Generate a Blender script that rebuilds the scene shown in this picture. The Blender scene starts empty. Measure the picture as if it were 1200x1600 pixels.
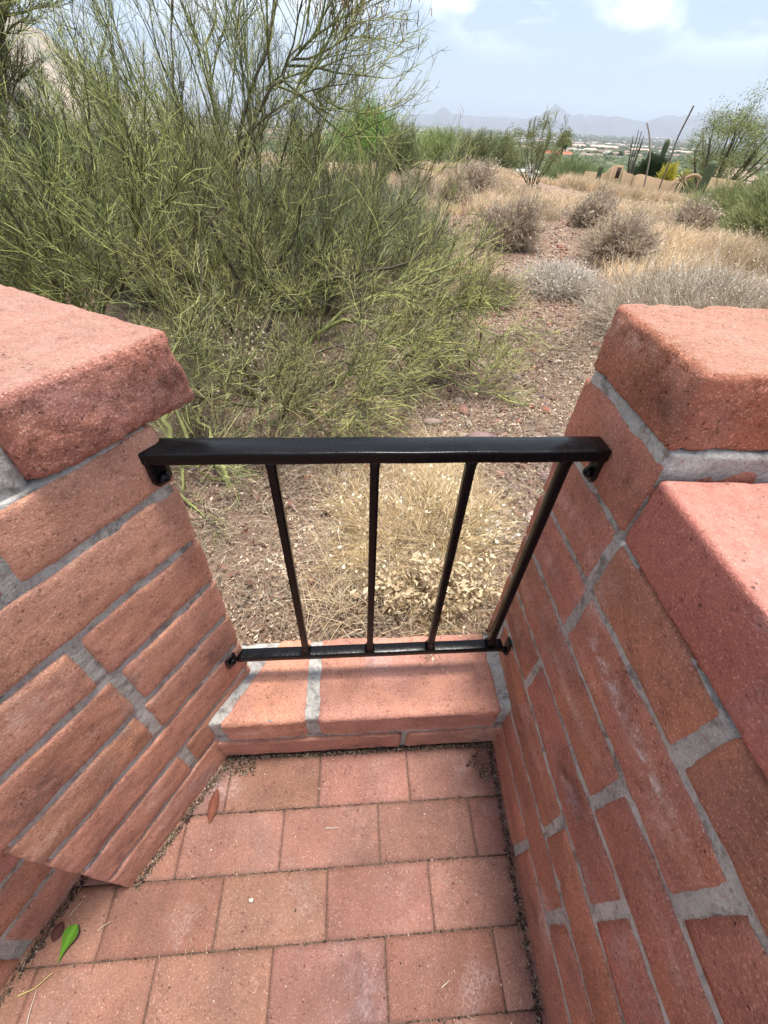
import bpy, math, numpy as np
from mathutils import Matrix, Vector
rng = np.random.default_rng(7)
scene = bpy.context.scene
COL = scene.collection
R = math.radians
A = np.array

# ------------------------------------------------------------------ camera
CH = 1.2
F = 647.0
roll = math.atan2(35, 685); pitch = math.atan2(611, 647)
fw = A([0, math.cos(pitch), -math.sin(pitch)])
up0 = A([0, math.sin(pitch), math.cos(pitch)]); rt0 = A([1.0, 0, 0])
rt = math.cos(roll)*rt0 + math.sin(roll)*up0
up = -math.sin(roll)*rt0 + math.cos(roll)*up0
CAM = A([0, 0, CH])
def ray(px, py):
    d = fw*F + rt*(px-600) - up*(py-800)
    return d/np.linalg.norm(d)
def wp(px, py, Y):
    """point seen at px,py that stands Y metres ahead"""
    d = ray(px, py); return CAM + d*(Y/d[1])
def azp(px, py, r):
    d = ray(px, py); k = r/math.hypot(d[0], d[1]); return CAM + d*k

cd = bpy.data.cameras.new('camera'); cam = bpy.data.objects.new('camera', cd); COL.objects.link(cam)
cd.sensor_fit = 'HORIZONTAL'; cd.sensor_width = 36; cd.lens = F/1200*36
cd.clip_start = 0.02; cd.clip_end = 60000
M = Matrix(((rt[0], up[0], -fw[0], 0), (rt[1], up[1], -fw[1], 0), (rt[2], up[2], -fw[2], CH), (0, 0, 0, 1)))
cam.matrix_world = M
scene.camera = cam

# ------------------------------------------------------------------ noise (numpy)
def _h(ix, iy, iz, s):
    n = (ix*374761393 + iy*668265263 + iz*2147483647 + s*1274126177) & 0xffffffff
    n = ((n ^ (n >> 13))*1274126177) & 0xffffffff
    n = ((n ^ (n >> 16))*2246822519) & 0xffffffff
    return ((n ^ (n >> 15)) & 0xffffff)/0x7fffff - 1.0
def vn(p, s=0):
    p = np.asarray(p, float); f = np.floor(p); i = f.astype(np.int64); t = p-f; t = t*t*(3-2*t)
    r = 0
    for dx in (0, 1):
        wx = t[..., 0] if dx else 1-t[..., 0]
        for dy in (0, 1):
            wy = t[..., 1] if dy else 1-t[..., 1]
            for dz in (0, 1):
                wz = t[..., 2] if dz else 1-t[..., 2]
                r = r + wx*wy*wz*_h(i[..., 0]+dx, i[..., 1]+dy, i[..., 2]+dz, s)
    return r
def fbm(p, o=3, s=0):
    a, r = 1.0, 0
    p = np.asarray(p, float)
    for k in range(o):
        r = r + a*vn(p*(2**k)+17.3*k, s+k); a *= .5
    return r

# ------------------------------------------------------------------ mesh accumulator
class MB:
    def __init__(s): s.v = []; s.q = []; s.t = []; s.c = []; s.n = 0
    def add(s, v, quads=None, tris=None, col=(1, 1, 1)):
        v = np.asarray(v, float).reshape(-1, 3)
        if quads is not None and len(quads): s.q.append(np.asarray(quads, np.int64)+s.n)
        if tris is not None and len(tris): s.t.append(np.asarray(tris, np.int64)+s.n)
        c = np.asarray(col, float)
        if c.ndim == 1: c = np.tile(c, (len(v), 1))
        s.c.append(c); s.v.append(v); s.n += len(v)
    def box(s, c0, c1, col=(1, 1, 1), M=None):
        x0, y0, z0 = c0; x1, y1, z1 = c1
        v = A([[x0, y0, z0], [x1, y0, z0], [x1, y1, z0], [x0, y1, z0], [x0, y0, z1], [x1, y0, z1], [x1, y1, z1], [x0, y1, z1]], float)
        if M is not None: v = M(v)
        s.add(v, [[0, 3, 2, 1], [4, 5, 6, 7], [0, 1, 5, 4], [1, 2, 6, 5], [2, 3, 7, 6], [3, 0, 4, 7]], None, col)
    def build(s, name, mat, parent=None, smooth=False, kind=None):
        me = bpy.data.meshes.new(name)
        if s.n == 0:
            s.add([[0, 0, 0]]*3, None, [[0, 1, 2]])
        V = np.concatenate(s.v); C = np.concatenate(s.c)
        q = np.concatenate(s.q) if s.q else np.zeros((0, 4), np.int64)
        t = np.concatenate(s.t) if s.t else np.zeros((0, 3), np.int64)
        li = np.concatenate([q.ravel(), t.ravel()])
        st = np.concatenate([np.arange(len(q))*4, len(q)*4+np.arange(len(t))*3])
        me.vertices.add(len(V)); me.vertices.foreach_set('co', V.ravel().astype(np.float32))
        me.loops.add(len(li)); me.loops.foreach_set('vertex_index', li.astype(np.int32))
        me.polygons.add(len(st)); me.polygons.foreach_set('loop_start', st.astype(np.int32))
        me.update(calc_edges=True)
        if smooth: me.polygons.foreach_set('use_smooth', np.ones(len(st), bool))
        at = me.color_attributes.new('Col', 'FLOAT_COLOR', 'POINT')
        at.data.foreach_set('color', np.concatenate([C, np.ones((len(C), 1))], 1).ravel().astype(np.float32))
        me.materials.append(mat); me.validate()
        o = bpy.data.objects.new(name, me); COL.objects.link(o)
        if parent: o.parent = parent
        if kind: o['kind'] = kind
        return o
def tag(o, label, cat, group=None, kind=None):
    o['label'] = label; o['category'] = cat
    if group: o['group'] = group
    if kind: o['kind'] = kind
    return o
def thing(name, label, cat, loc=(0, 0, 0), group=None):
    o = bpy.data.objects.new(name, None); COL.objects.link(o); o.location = loc; o.empty_display_size = .05
    return tag(o, label, cat, group)
def settle(root):
    """keep children where they were modelled (world coordinates) under a root that has a location"""
    for ch in root.children:
        ch.matrix_parent_inverse = Matrix.Translation(root.location).inverted()

def hexgrid(nx, ny, nz):
    """surface lattice of a box, welded: returns lattice coords (0..1) and quads"""
    pts = {}; P = []; Q = []
    def face(fn, na, nb, flip):
        aa, bb = np.meshgrid(np.arange(na+1), np.arange(nb+1), indexing='ij')
        c = fn(aa.ravel(), bb.ravel())
        k = (c[0]*10000+c[1])*10000+c[2]
        P.append(np.stack(c, 1)); idx = np.arange((na+1)*(nb+1)).reshape(na+1, nb+1)+off[0]
        q = np.stack([idx[:-1, :-1], idx[1:, :-1], idx[1:, 1:], idx[:-1, 1:]], -1).reshape(-1, 4)
        if flip: q = q[:, ::-1]
        Q.append(q); off[0] += len(k)
    off = [0]; z = np.zeros_like
    face(lambda a, b: (a, z(a), b), nx, nz, False)
    face(lambda a, b: (a, z(a)+ny, b), nx, nz, True)
    face(lambda a, b: (z(a), a, b), ny, nz, True)
    face(lambda a, b: (z(a)+nx, a, b), ny, nz, False)
    face(lambda a, b: (a, b, z(a)), nx, ny, True)
    face(lambda a, b: (a, b, z(a)+nz), nx, ny, False)
    P = np.concatenate(P); Q = np.concatenate(Q)
    key = (P[:, 0].astype(np.int64)*10000+P[:, 1])*10000+P[:, 2]
    _, first, inv = np.unique(key, return_index=True, return_inverse=True)
    return P[first]/A([nx, ny, nz], float), inv.ravel()[Q]

BLOOMS = {}
def brick(mb, L, H, D, mapf, r=.010, res=.007, seed=0, amp=.0012, bulge=.002, col=(1, 1, 1), rough=1.0):
    """rounded worn masonry unit, local x 0..L, y 0..D (depth), z 0..H; mapf turns local to world"""
    n = [max(3, int(math.ceil(v/res))) for v in (L, D, H)]
    n[1] = max(3, min(n[1], int(math.ceil(D/(res*1.6)))))
    g, q = hexgrid(*n)
    S = A([L, D, H])
    # crowd samples towards the edges so that the rounding is resolved
    g2 = g - .028*np.sin(2*np.pi*g)*np.clip(.05/S*2, .3, 1)
    p = g2*S
    r = min(r, .45*min(S))
    c = np.clip(p, r, S-r); d = p-c
    ln = np.linalg.norm(d, axis=1, keepdims=True)+1e-9
    nrm = d/ln
    p = c + nrm*r
    # bulge of the face centres
    w = p/S
    bx = 1-(2*w-1)**2
    p[:, 1] -= bulge*np.clip(bx[:, 0]*6, 0, 1)*bx[:, 2]*(w[:, 1] < .5)
    o = A([seed*3.17, seed*1.31, seed*7.7])
    dsp = amp*fbm(p*22+o, 3, seed) + amp*.55*rough*fbm(p*110+o, 2, seed+9)
    pit = vn(p*75+o, seed+5)
    dsp -= np.clip(pit-.55, 0, 1)*amp*3.2*rough
    # chipped edges
    ed = np.clip((.02-np.sort(np.minimum(p, S-p), axis=1)[:, 1])/.02, 0, 1)
    chip = np.clip(fbm(p*38+o+5, 2, seed+3)-.30, 0, 1)*ed
    dsp -= chip*amp*4.5*rough
    p = p + nrm*dsp[:, None]
    cc = np.tile(np.asarray(col, float), (len(p), 1))
    rq = np.random.default_rng(seed*7+3)
    if rough >= 1.0:
        cc *= (1+.16*fbm(p*A([14, 14, 30])+o, 3, seed+21))[:, None]          # uneven firing along the unit
        for _ in range(rq.integers(0, 3)):                                    # lime bloom rubbed onto the face
            cx, cz = rq.uniform(.15, .85)*L, rq.uniform(.2, .8)*H; sx, sz = rq.uniform(.02, .07), rq.uniform(.010, .022)
            w_ = np.exp(-((p[:, 0]-cx)/sx)**2-((p[:, 2]-cz)/sz)**2)*np.clip(.6+.9*fbm(p*90+o, 2, seed+31), 0, 1.3)*rq.uniform(.25, .75)
            cc *= 1+w_[:, None]*A([.45, .95, 1.25])
        if rq.random() < .45:                                                 # darker scorched cluster
            cx, cz = rq.uniform(.1, .9)*L, rq.uniform(.2, .8)*H
            w_ = np.exp(-((p[:, 0]-cx)/.05)**2-((p[:, 2]-cz)/.028)**2)*np.clip(.7+.9*fbm(p*70+o, 3, seed+41), 0, 1.2)*.42
            cc *= 1-w_[:, None]*A([1, .9, .8])
    for bl in BLOOMS.pop('next', []):
        cx, cz, sx, sz, st = bl
        w_ = np.exp(-((p[:, 0]-cx*L)/sx)**2-((p[:, 2]-cz*H)/sz)**2)*np.clip(.65+1.1*fbm(p*110+o, 3, seed+51), 0, 1.5)*st
        cc *= 1+w_[:, None]*A([.55, 1.5, 2.1])
    mb.add(mapf(p), q, None, cc)

# ------------------------------------------------------------------ materials
def mat(name):
    m = bpy.data.materials.new(name); m.use_nodes = True
    nt = m.node_tree; b = nt.nodes['Principled BSDF']
    return m, nt, b
class NT:
    def __init__(s, nt): s.nt = nt
    def n(s, typ, **k):
        nd = s.nt.nodes.new(typ)
        for a, v in k.items():
            if a.startswith('i_'):
                key = a[2:]; key = int(key) if key.isdigit() else key.replace('_', ' ')
                nd.inputs[key].default_value = v
            else: setattr(nd, a, v)
        return nd
    def l(s, a, b): s.nt.links.new(a, b)
    def noise(s, vec, scale, detail=4, rough=.6, dist=0):
        nd = s.n('ShaderNodeTexNoise'); nd.inputs['Scale'].default_value = scale; nd.inputs['Detail'].default_value = detail
        nd.inputs['Roughness'].default_value = rough; nd.inputs['Distortion'].default_value = dist
        if vec is not None: s.l(vec, nd.inputs['Vector'])
        return nd.outputs['Fac']
    def voro(s, vec, scale, feature='F1', out='Distance', rnd=1):
        nd = s.n('ShaderNodeTexVoronoi'); nd.feature = feature; nd.inputs['Scale'].default_value = scale
        nd.inputs['Randomness'].default_value = rnd
        s.l(vec, nd.inputs['Vector']); return nd.outputs[out]
    def rng(s, x, a, b, c=0, d=1):
        nd = s.n('ShaderNodeMapRange'); nd.inputs[1].default_value = a; nd.inputs[2].default_value = b
        nd.inputs[3].default_value = c; nd.inputs[4].default_value = d; s.l(x, nd.inputs[0]); return nd.outputs[0]
    def mix(s, f, a, b, mode='MIX'):
        nd = s.n('ShaderNodeMix'); nd.data_type = 'RGBA'; nd.blend_type = mode
        for i, x in ((0, f), (6, a), (7, b)):
            if isinstance(x, (int, float)): nd.inputs[i].default_value = x
            elif isinstance(x, tuple): nd.inputs[i].default_value = (*x, 1)[:4]
            else: s.l(x, nd.inputs[i])
        return nd.outputs[2]
    def math(s, op, a, b=0.0):
        nd = s.n('ShaderNodeMath'); nd.operation = op
        for i, x in ((0, a), (1, b)):
            if isinstance(x, (int, float)): nd.inputs[i].default_value = x
            else: s.l(x, nd.inputs[i])
        return nd.outputs[0]
    def bump(s, h, dist, strength=1, normal=None):
        nd = s.n('ShaderNodeBump'); nd.inputs['Distance'].default_value = dist; nd.inputs['Strength'].default_value = strength
        s.l(h, nd.inputs['Height'])
        if normal is not None: s.l(normal, nd.inputs['Normal'])
        return nd.outputs['Normal']

def brick_mat(name, base, alt, dark, gran=1.0, efflo=.5, rough=.92, bumpd=.0012, dust=0):
    m, nt, b = mat(name); N = NT(nt)
    co = N.n('ShaderNodeTexCoord').outputs['Object']
    at = N.n('ShaderNodeAttribute', attribute_name='Col')
    n1 = N.noise(co, 9, 5, .6, .3)
    c = N.mix(N.rng(n1, .38, .62), base, alt)
    n2 = N.noise(co, 26, 5, .7)
    c = N.mix(N.math('MULTIPLY', N.rng(n2, .50, .70), .55), c, dark)
    # granular aggregate
    g1 = N.noise(co, 330, 3, .75)
    g2 = N.noise(co, 130, 5, .8)
    c = N.mix(N.math('MULTIPLY', N.rng(g1, .54, .66), .60*gran), c, tuple(min(1, x*1.9+.07) for x in base))
    c = N.mix(N.math('MULTIPLY', N.rng(g2, .45, .30), .85*gran), c, tuple(x*.30 for x in dark))
    v = N.voro(co, 190)
    vm = N.rng(N.noise(co, 48, 3, .7), .46, .66)
    c = N.mix(N.math('MULTIPLY', N.math('MULTIPLY', N.rng(v, .26, .12), vm), .75*gran), c, (.70, .50, .40))
    # small dark pits
    v2 = N.voro(co, 95)
    pit = N.math('MULTIPLY', N.rng(N.math('ADD', v2, N.math('MULTIPLY', g1, .22)), .26, .17), N.rng(N.noise(co, 26, 3, .7), .50, .64))
    c = N.mix(N.math('MULTIPLY', pit, .8), c, tuple(x*.22 for x in dark))
    # lime bloom
    e = N.math('MULTIPLY', N.rng(N.noise(co, 6.5, 3, .55), .60, .74), N.rng(N.noise(co, 160, 4, .8), .42, .60))
    c = N.mix(N.math('MULTIPLY', e, efflo), c, (.62, .52, .50))
    c = N.mix(1.0, c, at.outputs['Color'], 'MULTIPLY')
    if dust:
        ge = N.n('ShaderNodeNewGeometry'); sz_ = N.n('ShaderNodeSeparateXYZ'); N.l(ge.outputs['Normal'], sz_.inputs[0])
        dm = N.math('MULTIPLY', N.rng(sz_.outputs['Z'], .75, .97), N.rng(N.noise(co, 45, 5, .75), .30, .62, .25, 1.0))
        c = N.mix(N.math('MULTIPLY', dm, dust), c, (.62, .42, .33))
    N.l(c, b.inputs['Base Color']); b.inputs['Roughness'].default_value = rough
    b.inputs['Specular IOR Level'].default_value = .25
    h = N.math('ADD', N.math('MULTIPLY', g1, .5), N.math('MULTIPLY', g2, 1.0))
    sm = N.n('ShaderNodeMapping'); sm.inputs['Scale'].default_value = (1, 1, 4.5); N.l(co, sm.inputs['Vector'])
    drag = N.noise(sm.outputs[0], 34, 4, .7, .4)                # drag marks along the unit
    h = N.math('ADD', h, N.math('MULTIPLY', drag, .2*(1 if not dust else .2)))
    h = N.math('SUBTRACT', h, N.math('MULTIPLY', pit, 1.2))
    N.l(N.bump(h, bumpd*3.4*gran, 1), b.inputs['Normal'])
    return m
MT = {}
MT['brick'] = brick_mat('burnt_adobe_brick', (.58, .27, .18), (.53, .255, .19), (.31, .13, .09), 1.0, .55)
MT['brick_dim'] = brick_mat('burnt_adobe_brick_shaded', (.44, .185, .118), (.385, .172, .128), (.22, .085, .06), 1.0, .8)  # same brick darkened: the right wall's shade put into the colour
MT['cap'] = brick_mat('cap_block', (.52, .23, .18), (.46, .185, .125), (.30, .115, .08), 1.35, .4, bumpd=.0018, dust=.5)
MT['paver'] = brick_mat('paver', (.245, .120, .088), (.215, .110, .085), (.17, .080, .064), .8, .45, bumpd=.0008)
MT['painted'] = brick_mat('painted_coping', (.42, .150, .115), (.37, .125, .095), (.25, .075, .07), .9, .35, .6, dust=.35)

def mortar_mat():
    m, nt, b = mat('mortar'); N = NT(nt)
    co = N.n('ShaderNodeTexCoord').outputs['Object']
    c = N.mix(N.rng(N.noise(co, 14, 5, .6), .35, .65), (.58, .56, .52), (.36, .345, .325))
    g = N.noise(co, 210, 4, .8)
    c = N.mix(N.math('MULTIPLY', N.rng(g, .52, .66), .8), c, (.62, .60, .57))
    c = N.mix(N.math('MULTIPLY', N.rng(g, .44, .30), .7), c, (.10, .09, .085))
    c = N.mix(N.rng(N.noise(co, 30, 5, .7, .5), .50, .64, 0, .75), c, (.13, .11, .10))
    c = N.mix(N.rng(N.noise(co, 75, 4, .7), .56, .66, 0, .55), c, (.34, .20, .15))
    N.l(c, b.inputs['Base Color']); b.inputs['Roughness'].default_value = .95
    N.l(N.bump(N.math('ADD', g, N.noise(co, 60, 5, .75)), .005, 1), b.inputs['Normal'])
    return m
MT['mortar'] = mortar_mat()

def attr_mat(name, rough=.8, spec=.2, trans=0.0, var=None, bump=None):
    m, nt, b = mat(name); N = NT(nt)
    at = N.n('ShaderNodeAttribute', attribute_name='Col').outputs['Color']
    co = N.n('ShaderNodeTexCoord').outputs['Object']
    if var:
        sc, am = var
        at = N.mix(N.rng(N.noise(co, sc, 4, .65), .3, .7, 0, am), at, N.mix(1.0, at, (.42, .38, .36), 'MULTIPLY'))
    N.l(at, b.inputs['Base Color']); b.inputs['Roughness'].default_value = rough
    b.inputs['Specular IOR Level'].default_value = spec
    if bump: N.l(N.bump(N.noise(co, bump[0], 5, .7), bump[1], 1), b.inputs['Normal'])
    if trans > 0:
        tr = N.n('ShaderNodeBsdfTranslucent'); N.l(at, tr.inputs['Color'])
        mx = N.n('ShaderNodeMixShader'); mx.inputs[0].default_value = trans
        N.l(b.outputs[0], mx.inputs[1]); N.l(tr.outputs[0], mx.inputs[2])
        N.l(mx.outputs[0], nt.nodes['Material Output'].inputs['Surface'])
    return m
MT['twig'] = attr_mat('twig', .65, .25)
MT['bark'] = attr_mat('bark', .75, .2, var=(60, .6), bump=(220, .002))
MT['leaf'] = attr_mat('dry_leaf', .85, .1, .2)
MT['stone'] = attr_mat('stone', .9, .2, var=(40, .5), bump=(200, .003))
MT['plaster'] = attr_mat('plaster', .95, .1, var=(1.2, .18))
MT['plain'] = attr_mat('plain', .8, .2)

def black_paint():
    m, nt, b = mat('black_gloss_paint'); N = NT(nt)
    co = N.n('ShaderNodeTexCoord').outputs['Object']
    b.inputs['Base Color'].default_value = (.004, .004, .005, 1)
    N.l(N.rng(N.noise(co, 60, 4, .6), .3, .7, .16, .34), b.inputs['Roughness'])
    b.inputs['Specular IOR Level'].default_value = .20; b.inputs['Coat Weight'].default_value = .0; b.inputs['Coat Roughness'].default_value = .12
    h = N.math('ADD', N.noise(co, 95, 3, .6), N.math('MULTIPLY', N.noise(co, 420, 3, .6), .35))
    N.l(N.bump(h, .0006, .55), b.inputs['Normal'])
    return m
MT['paint'] = black_paint()

# ------------------------------------------------------------------ masonry frames
RO = A([.323, .394, 0]); RD = A([.055, -.998, 0]); RD /= np.linalg.norm(RD); RI = A([-RD[1], RD[0], 0])     # right wall face; RI points into the wall
LO = A([-.371, .328, 0]); LD = A([-.441, -.898, 0]); LD /= np.linalg.norm(LD); LI = -A([-LD[1], LD[0], 0])
Z = A([0, 0, 1.0])
fa = math.atan2(.068, .694)
E1 = A([-math.cos(fa), -math.sin(fa), 0]); E2 = A([math.sin(fa), -math.cos(fa), 0])    # sill frame: E1 to the left, E2 towards the viewer
def fr(O, D, I):
    return lambda p: O + p[:, 0:1]*D + p[:, 1:2]*I + p[:, 2:3]*Z
def tint(s, lo=.90, hi=1.12, hue=.045):
    q = np.random.default_rng(s*13+5); v = q.uniform(lo, hi)
    return (v*(1+q.uniform(-hue, hue)*.4), v*(1+q.uniform(-hue, hue)), v*(1+q.uniform(-hue, hue)))
def wall_brick(mb, O, D, I, u0, u1, lo, hi, depth, seed, jv=.011, jh=.0065, **k):
    """brick between course lines lo(u), hi(u) (joint centre lines), from u0 to u1 (joint centres)"""
    a, b = u0+jv, u1-jv
    L = b-a
    H = (hi((a+b)/2)-lo((a+b)/2))-2*jh
    def mp(p):
        u = a+p[:, 0]
        zl = lo(u)+jh; zh = hi(u)-jh
        z = zl+(zh-zl)*p[:, 2]/H
        z = z + .0012*np.sin(u*31+seed)+.0008*np.sin(u*67+seed*2)
        return O+u[:, None]*D+p[:, 1:2]*I+z[:, None]*Z
    brick(mb, L, H, depth, mp, seed=seed, col=k.pop('col', tint(seed)), **k)
def mortar_slab(mb, O, D, I, u0, u1, z0, z1, y0, y1, seed, res=.006, amp=.0019):
    def mp(p): return O+(u0+p[:, 0:1])*D+(y0+p[:, 1:2])*I+(z0+p[:, 2:3])*Z
    brick(mb, u1-u0, z1-z0, y1-y0, mp, r=.004, res=res, seed=seed, amp=amp, bulge=0, rough=.6)

# ---------------------------------------------- right side: wall, pier cap, painted coping
rw = thing('brick_wall', 'red brick wall with raised end pier and painted coping, right of the railing', 'wall', tuple(RO+RI*.15))
lin = lambda a, b: (lambda u: a+b*u)
rl = [lin(-.035, .0), lin(.098, .065), lin(.192, .11), lin(.322, .06), lin(.437, .075), lin(.563, .04), lin(.684, .045), lin(.800, .0), lin(.924, .0)]
UF = -.243
rows = [[UF, .228, .64, 1.05], [UF, -.06, .342, .75, 1.1], [UF, -.18, .229, .64, 1.05], [UF, -.01, .345, .75, 1.1], [UF, .231, .64, 1.05], [UF, .001, .351, .76, 1.1],
        [UF, -.010, .237, .64, 1.05]]
mb = MB(); sd = 100
for k, us in enumerate(rows):
    for j in range(len(us)-1):
        sd += 1
        far = us[j+1] > .7
        if (k, j) == (5, 1): BLOOMS['next'] = [(.25, .62, .05, .012, .8), (.52, .60, .06, .012, .7), (.78, .55, .06, .014, .6)]
        if (k, j) == (4, 0): BLOOMS['next'] = [(.75, .5, .06, .012, .45)]
        if (k, j) == (3, 1): BLOOMS['next'] = [(.55, .5, .04, .015, .4)]
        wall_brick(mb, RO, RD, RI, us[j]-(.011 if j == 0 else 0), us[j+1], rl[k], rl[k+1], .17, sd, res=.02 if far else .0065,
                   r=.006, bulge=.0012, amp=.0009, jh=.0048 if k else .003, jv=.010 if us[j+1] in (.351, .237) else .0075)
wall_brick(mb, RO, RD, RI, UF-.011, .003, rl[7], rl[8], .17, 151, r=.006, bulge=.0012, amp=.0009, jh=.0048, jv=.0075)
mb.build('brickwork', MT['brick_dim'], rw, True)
mo = MB()
mortar_slab(mo, RO, RD, RI, UF+.006, 1.1, -.03, .795, .0028, .34, 11)
mortar_slab(mo, RO, RD, RI, UF+.006, -.004, .78, .936, .0028, .34, 12)
mo.build('mortar', MT['mortar'], rw, True)
# pier cap
cp = MB()
def capmap(p): return RO + (-.232+p[:, 0:1])*RD + (-.004+p[:, 1:2])*RI + (.936+p[:, 2:3])*Z
brick(cp, .222, .094, .40, capmap, r=.009, res=.0045, seed=31, amp=.0014, bulge=.003, rough=1.5, col=(1.0, .93, .80))
cp.build('cap_block', MT['cap'], rw, True)
# painted coping of the lower wall
co_ = MB()
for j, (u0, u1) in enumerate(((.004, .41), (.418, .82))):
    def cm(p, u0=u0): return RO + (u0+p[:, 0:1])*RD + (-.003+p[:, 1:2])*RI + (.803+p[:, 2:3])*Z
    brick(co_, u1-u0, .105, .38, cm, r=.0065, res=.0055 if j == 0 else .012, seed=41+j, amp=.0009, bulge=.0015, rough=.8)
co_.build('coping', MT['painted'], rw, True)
settle(rw)

# ---------------------------------------------- left pier and the wall behind it
lw = thing('brick_wall', 'red brick pier with thick pink cap block, left of the railing', 'wall', tuple(LO+LI*.15))
ll = [lin(-.03, 0), lin(.121, -.05), lin(.231, -.04), lin(.345, -.02), lin(.454, -.02), lin(.570, 0), lin(.683, 0), lin(.800, 0), lin(.904, 0)]
UA, UB = -.147, .284
rows = [[UA, UB], [UA, .061, UB], [UA, UB], [UA, .067, UB], [UA, .060, UB], [UA, .073, UB+.1], [UA, UB+.1], [UA, .076, UB+.1]]
mb = MB(); sd = 200
for k, us in enumerate(rows):
    for j in range(len(us)-1):
        sd += 1
        wall_brick(mb, LO, LD, LI, us[j]-(.011 if j == 0 else 0), us[j+1]+(.011 if j == len(us)-2 else 0), ll[k], ll[k+1], .17, sd, res=.006,
                   r=.008, bulge=.0015, amp=.0009, jh=.0045 if k else .003, jv=.0075)
mb.build('brickwork', MT['brick'], lw, True)
mo = MB()
mortar_slab(mo, LO, LD, LI, UA+.008, UB-.006, -.03, .60, .0028, .165, 21)
mortar_slab(mo, LO, LD, LI, UA+.008, UB+.09, .58, .902, .0028, .34, 22)
mo.build('mortar', MT['mortar'], lw, True)
cp = MB()
for j, (u0, u1) in enumerate(((-.222, .004), (.050, .28))):
    def cm(p, u0=u0): return LO + (u0+p[:, 0:1]+.016*np.clip(p[:, 2:3]/.1, 0, 1)*np.clip(1-p[:, 0:1]/.1, 0, 1))*LD + (-.006+p[:, 1:2])*LI + (.904+p[:, 2:3])*Z
    brick(cp, u1-u0, .100, .46, cm, r=.010, res=.0045, seed=51+j, amp=.0014, bulge=.003, rough=1.5)
cp.build('cap_block', MT['cap'], lw, True)
mo = MB()
mortar_slab(mo, LO, LD, LI, .000, .054, .885, .965, .010, .38, 23, amp=.003)
mo.build('cap_joint', MT['mortar'], lw, True)
settle(lw)
# recessed wall
CO = A([-.609, .089, 0]); CD = A([-.333, -.943, 0]); CD /= np.linalg.norm(CD); CI = -A([-CD[1], CD[0], 0])
cw = thing('brick_wall', 'low run of red brick set back behind the left pier, bottom left corner', 'wall', tuple(CO+CI*.1+CD*.2))
mb = MB(); cl = [lin(-.03, 0)]+[lin(.106+.114*k, 0) for k in range(7)]
for k in range(7):
    us = [-.14, .30, .70] if k % 2 else [-.14, .12, .52, .92]
    for j in range(len(us)-1):
        wall_brick(mb, CO, CD, CI, us[j], us[j+1], cl[k], cl[k+1], .15, 300+k*5+j, res=.009, r=.010)
mb.build('brickwork', MT['brick'], cw, True)
mo = MB(); mortar_slab(mo, CO, CD, CI, -.14, .95, -.03, .80, .0045, .14, 24); mo.build('mortar', MT['mortar'], cw, True)
settle(cw)

# ---------------------------------------------- sill
sl = thing('brick_sill', 'low brick sill spanning the gap under the black railing', 'sill', tuple(RO+E1*.33-E2*.1))
mb = MB()
# the sill bricks: left one is cut at an angle against the left pier
def lwall_e1(e2):    # where the left pier face is met, in sill coordinates
    return .697+(.750-.697)/(.083+.002)*(e2+.002)*.93
def sm1(p):
    return RO + (.022+p[:, 0:1])*E1 + (-.206+p[:, 1:2])*E2 + (.112+p[:, 2:3])*Z
brick(mb, .430, .103, .206, sm1, r=.013, res=.0055, seed=61, amp=.0014, bulge=0, rough=1.1, col=tint(3))
def sm2(p):
    e2 = -.206+p[:, 1]
    L1 = lwall_e1(e2)-.026
    x = .476+(L1-.476)*p[:, 0]/.2
    return RO + x[:, None]*E1 + e2[:, None]*E2 + (.112+p[:, 2:3])*Z
brick(mb, .2, .103, .206, sm2, r=.013, res=.0055, seed=62, amp=.0014, bulge=0, rough=1.1, col=tint(9))
for j, (a, b) in enumerate(((-.02, .238), (.252, .72))):
    def sm3(p, a=a): return RO + (a+p[:, 0:1])*E1 + (-.144+p[:, 1:2])*E2 + (.012+p[:, 2:3])*Z
    brick(mb, b-a, .088, .146, sm3, r=.008, res=.006, seed=64+j, amp=.0014, bulge=0, col=tint(20+j, .8, .9))
mb.build('brickwork', MT['brick'], sl, True)
mo = MB()
def smm(p): return RO + (-.02+p[:, 0:1])*E1 + (-.200+p[:, 1:2])*E2 + (-.03+p[:, 2:3])*Z
brick(mo, .80, .2412, .194, smm, r=.006, res=.007, seed=66, amp=.0022, bulge=0, rough=.6)
mo.build('mortar', MT['mortar'], sl, True)
settle(sl)

# ---------------------------------------------- railing
rail = thing('railing', 'glossy black metal railing of two bars and four balusters across the gap', 'railing', tuple(RO+E1*.33-E2*.116+Z*.2))
def rbar(mbx, a, b, w, h, zc, e2c, r=.0025):
    """bar along E1 from a to b"""
    def m_(p): return RO + (a+p[:, 0:1])*E1 + (e2c-w/2+p[:, 1:2])*E2 + (zc-h/2+p[:, 2:3])*Z
    n = (60, 4, 4); g, q = hexgrid(*n); S = A([b-a, w, h])
    t = g.copy()
    for k in (1, 2):
        t[:, k] = np.where(g[:, k] < .1, 0, np.where(g[:, k] > .9, 1, np.where(g[:, k] < .4, r/S[k], np.where(g[:, k] > .6, 1-r/S[k], .5))))
    p = t*S; rr = A([0, r, r]); c = np.clip(p, rr, S-rr); d = p-c; ln = np.linalg.norm(d, axis=1, keepdims=True)+1e-9
    p = c+d/ln*np.minimum(ln, r); p[:, 2] += .0004*np.sin(p[:, 0]*40)
    mbx.add(m_(p), q)
t_ = MB(); rbar(t_, .000, .664, .040, .019, .8665, -.116); t_.build('top_rail', MT['paint'], rail, False)
t_ = MB(); rbar(t_, .018, .628, .025, .018, .3065, -.116); t_.build('bottom_rail', MT['paint'], rail, False)
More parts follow.
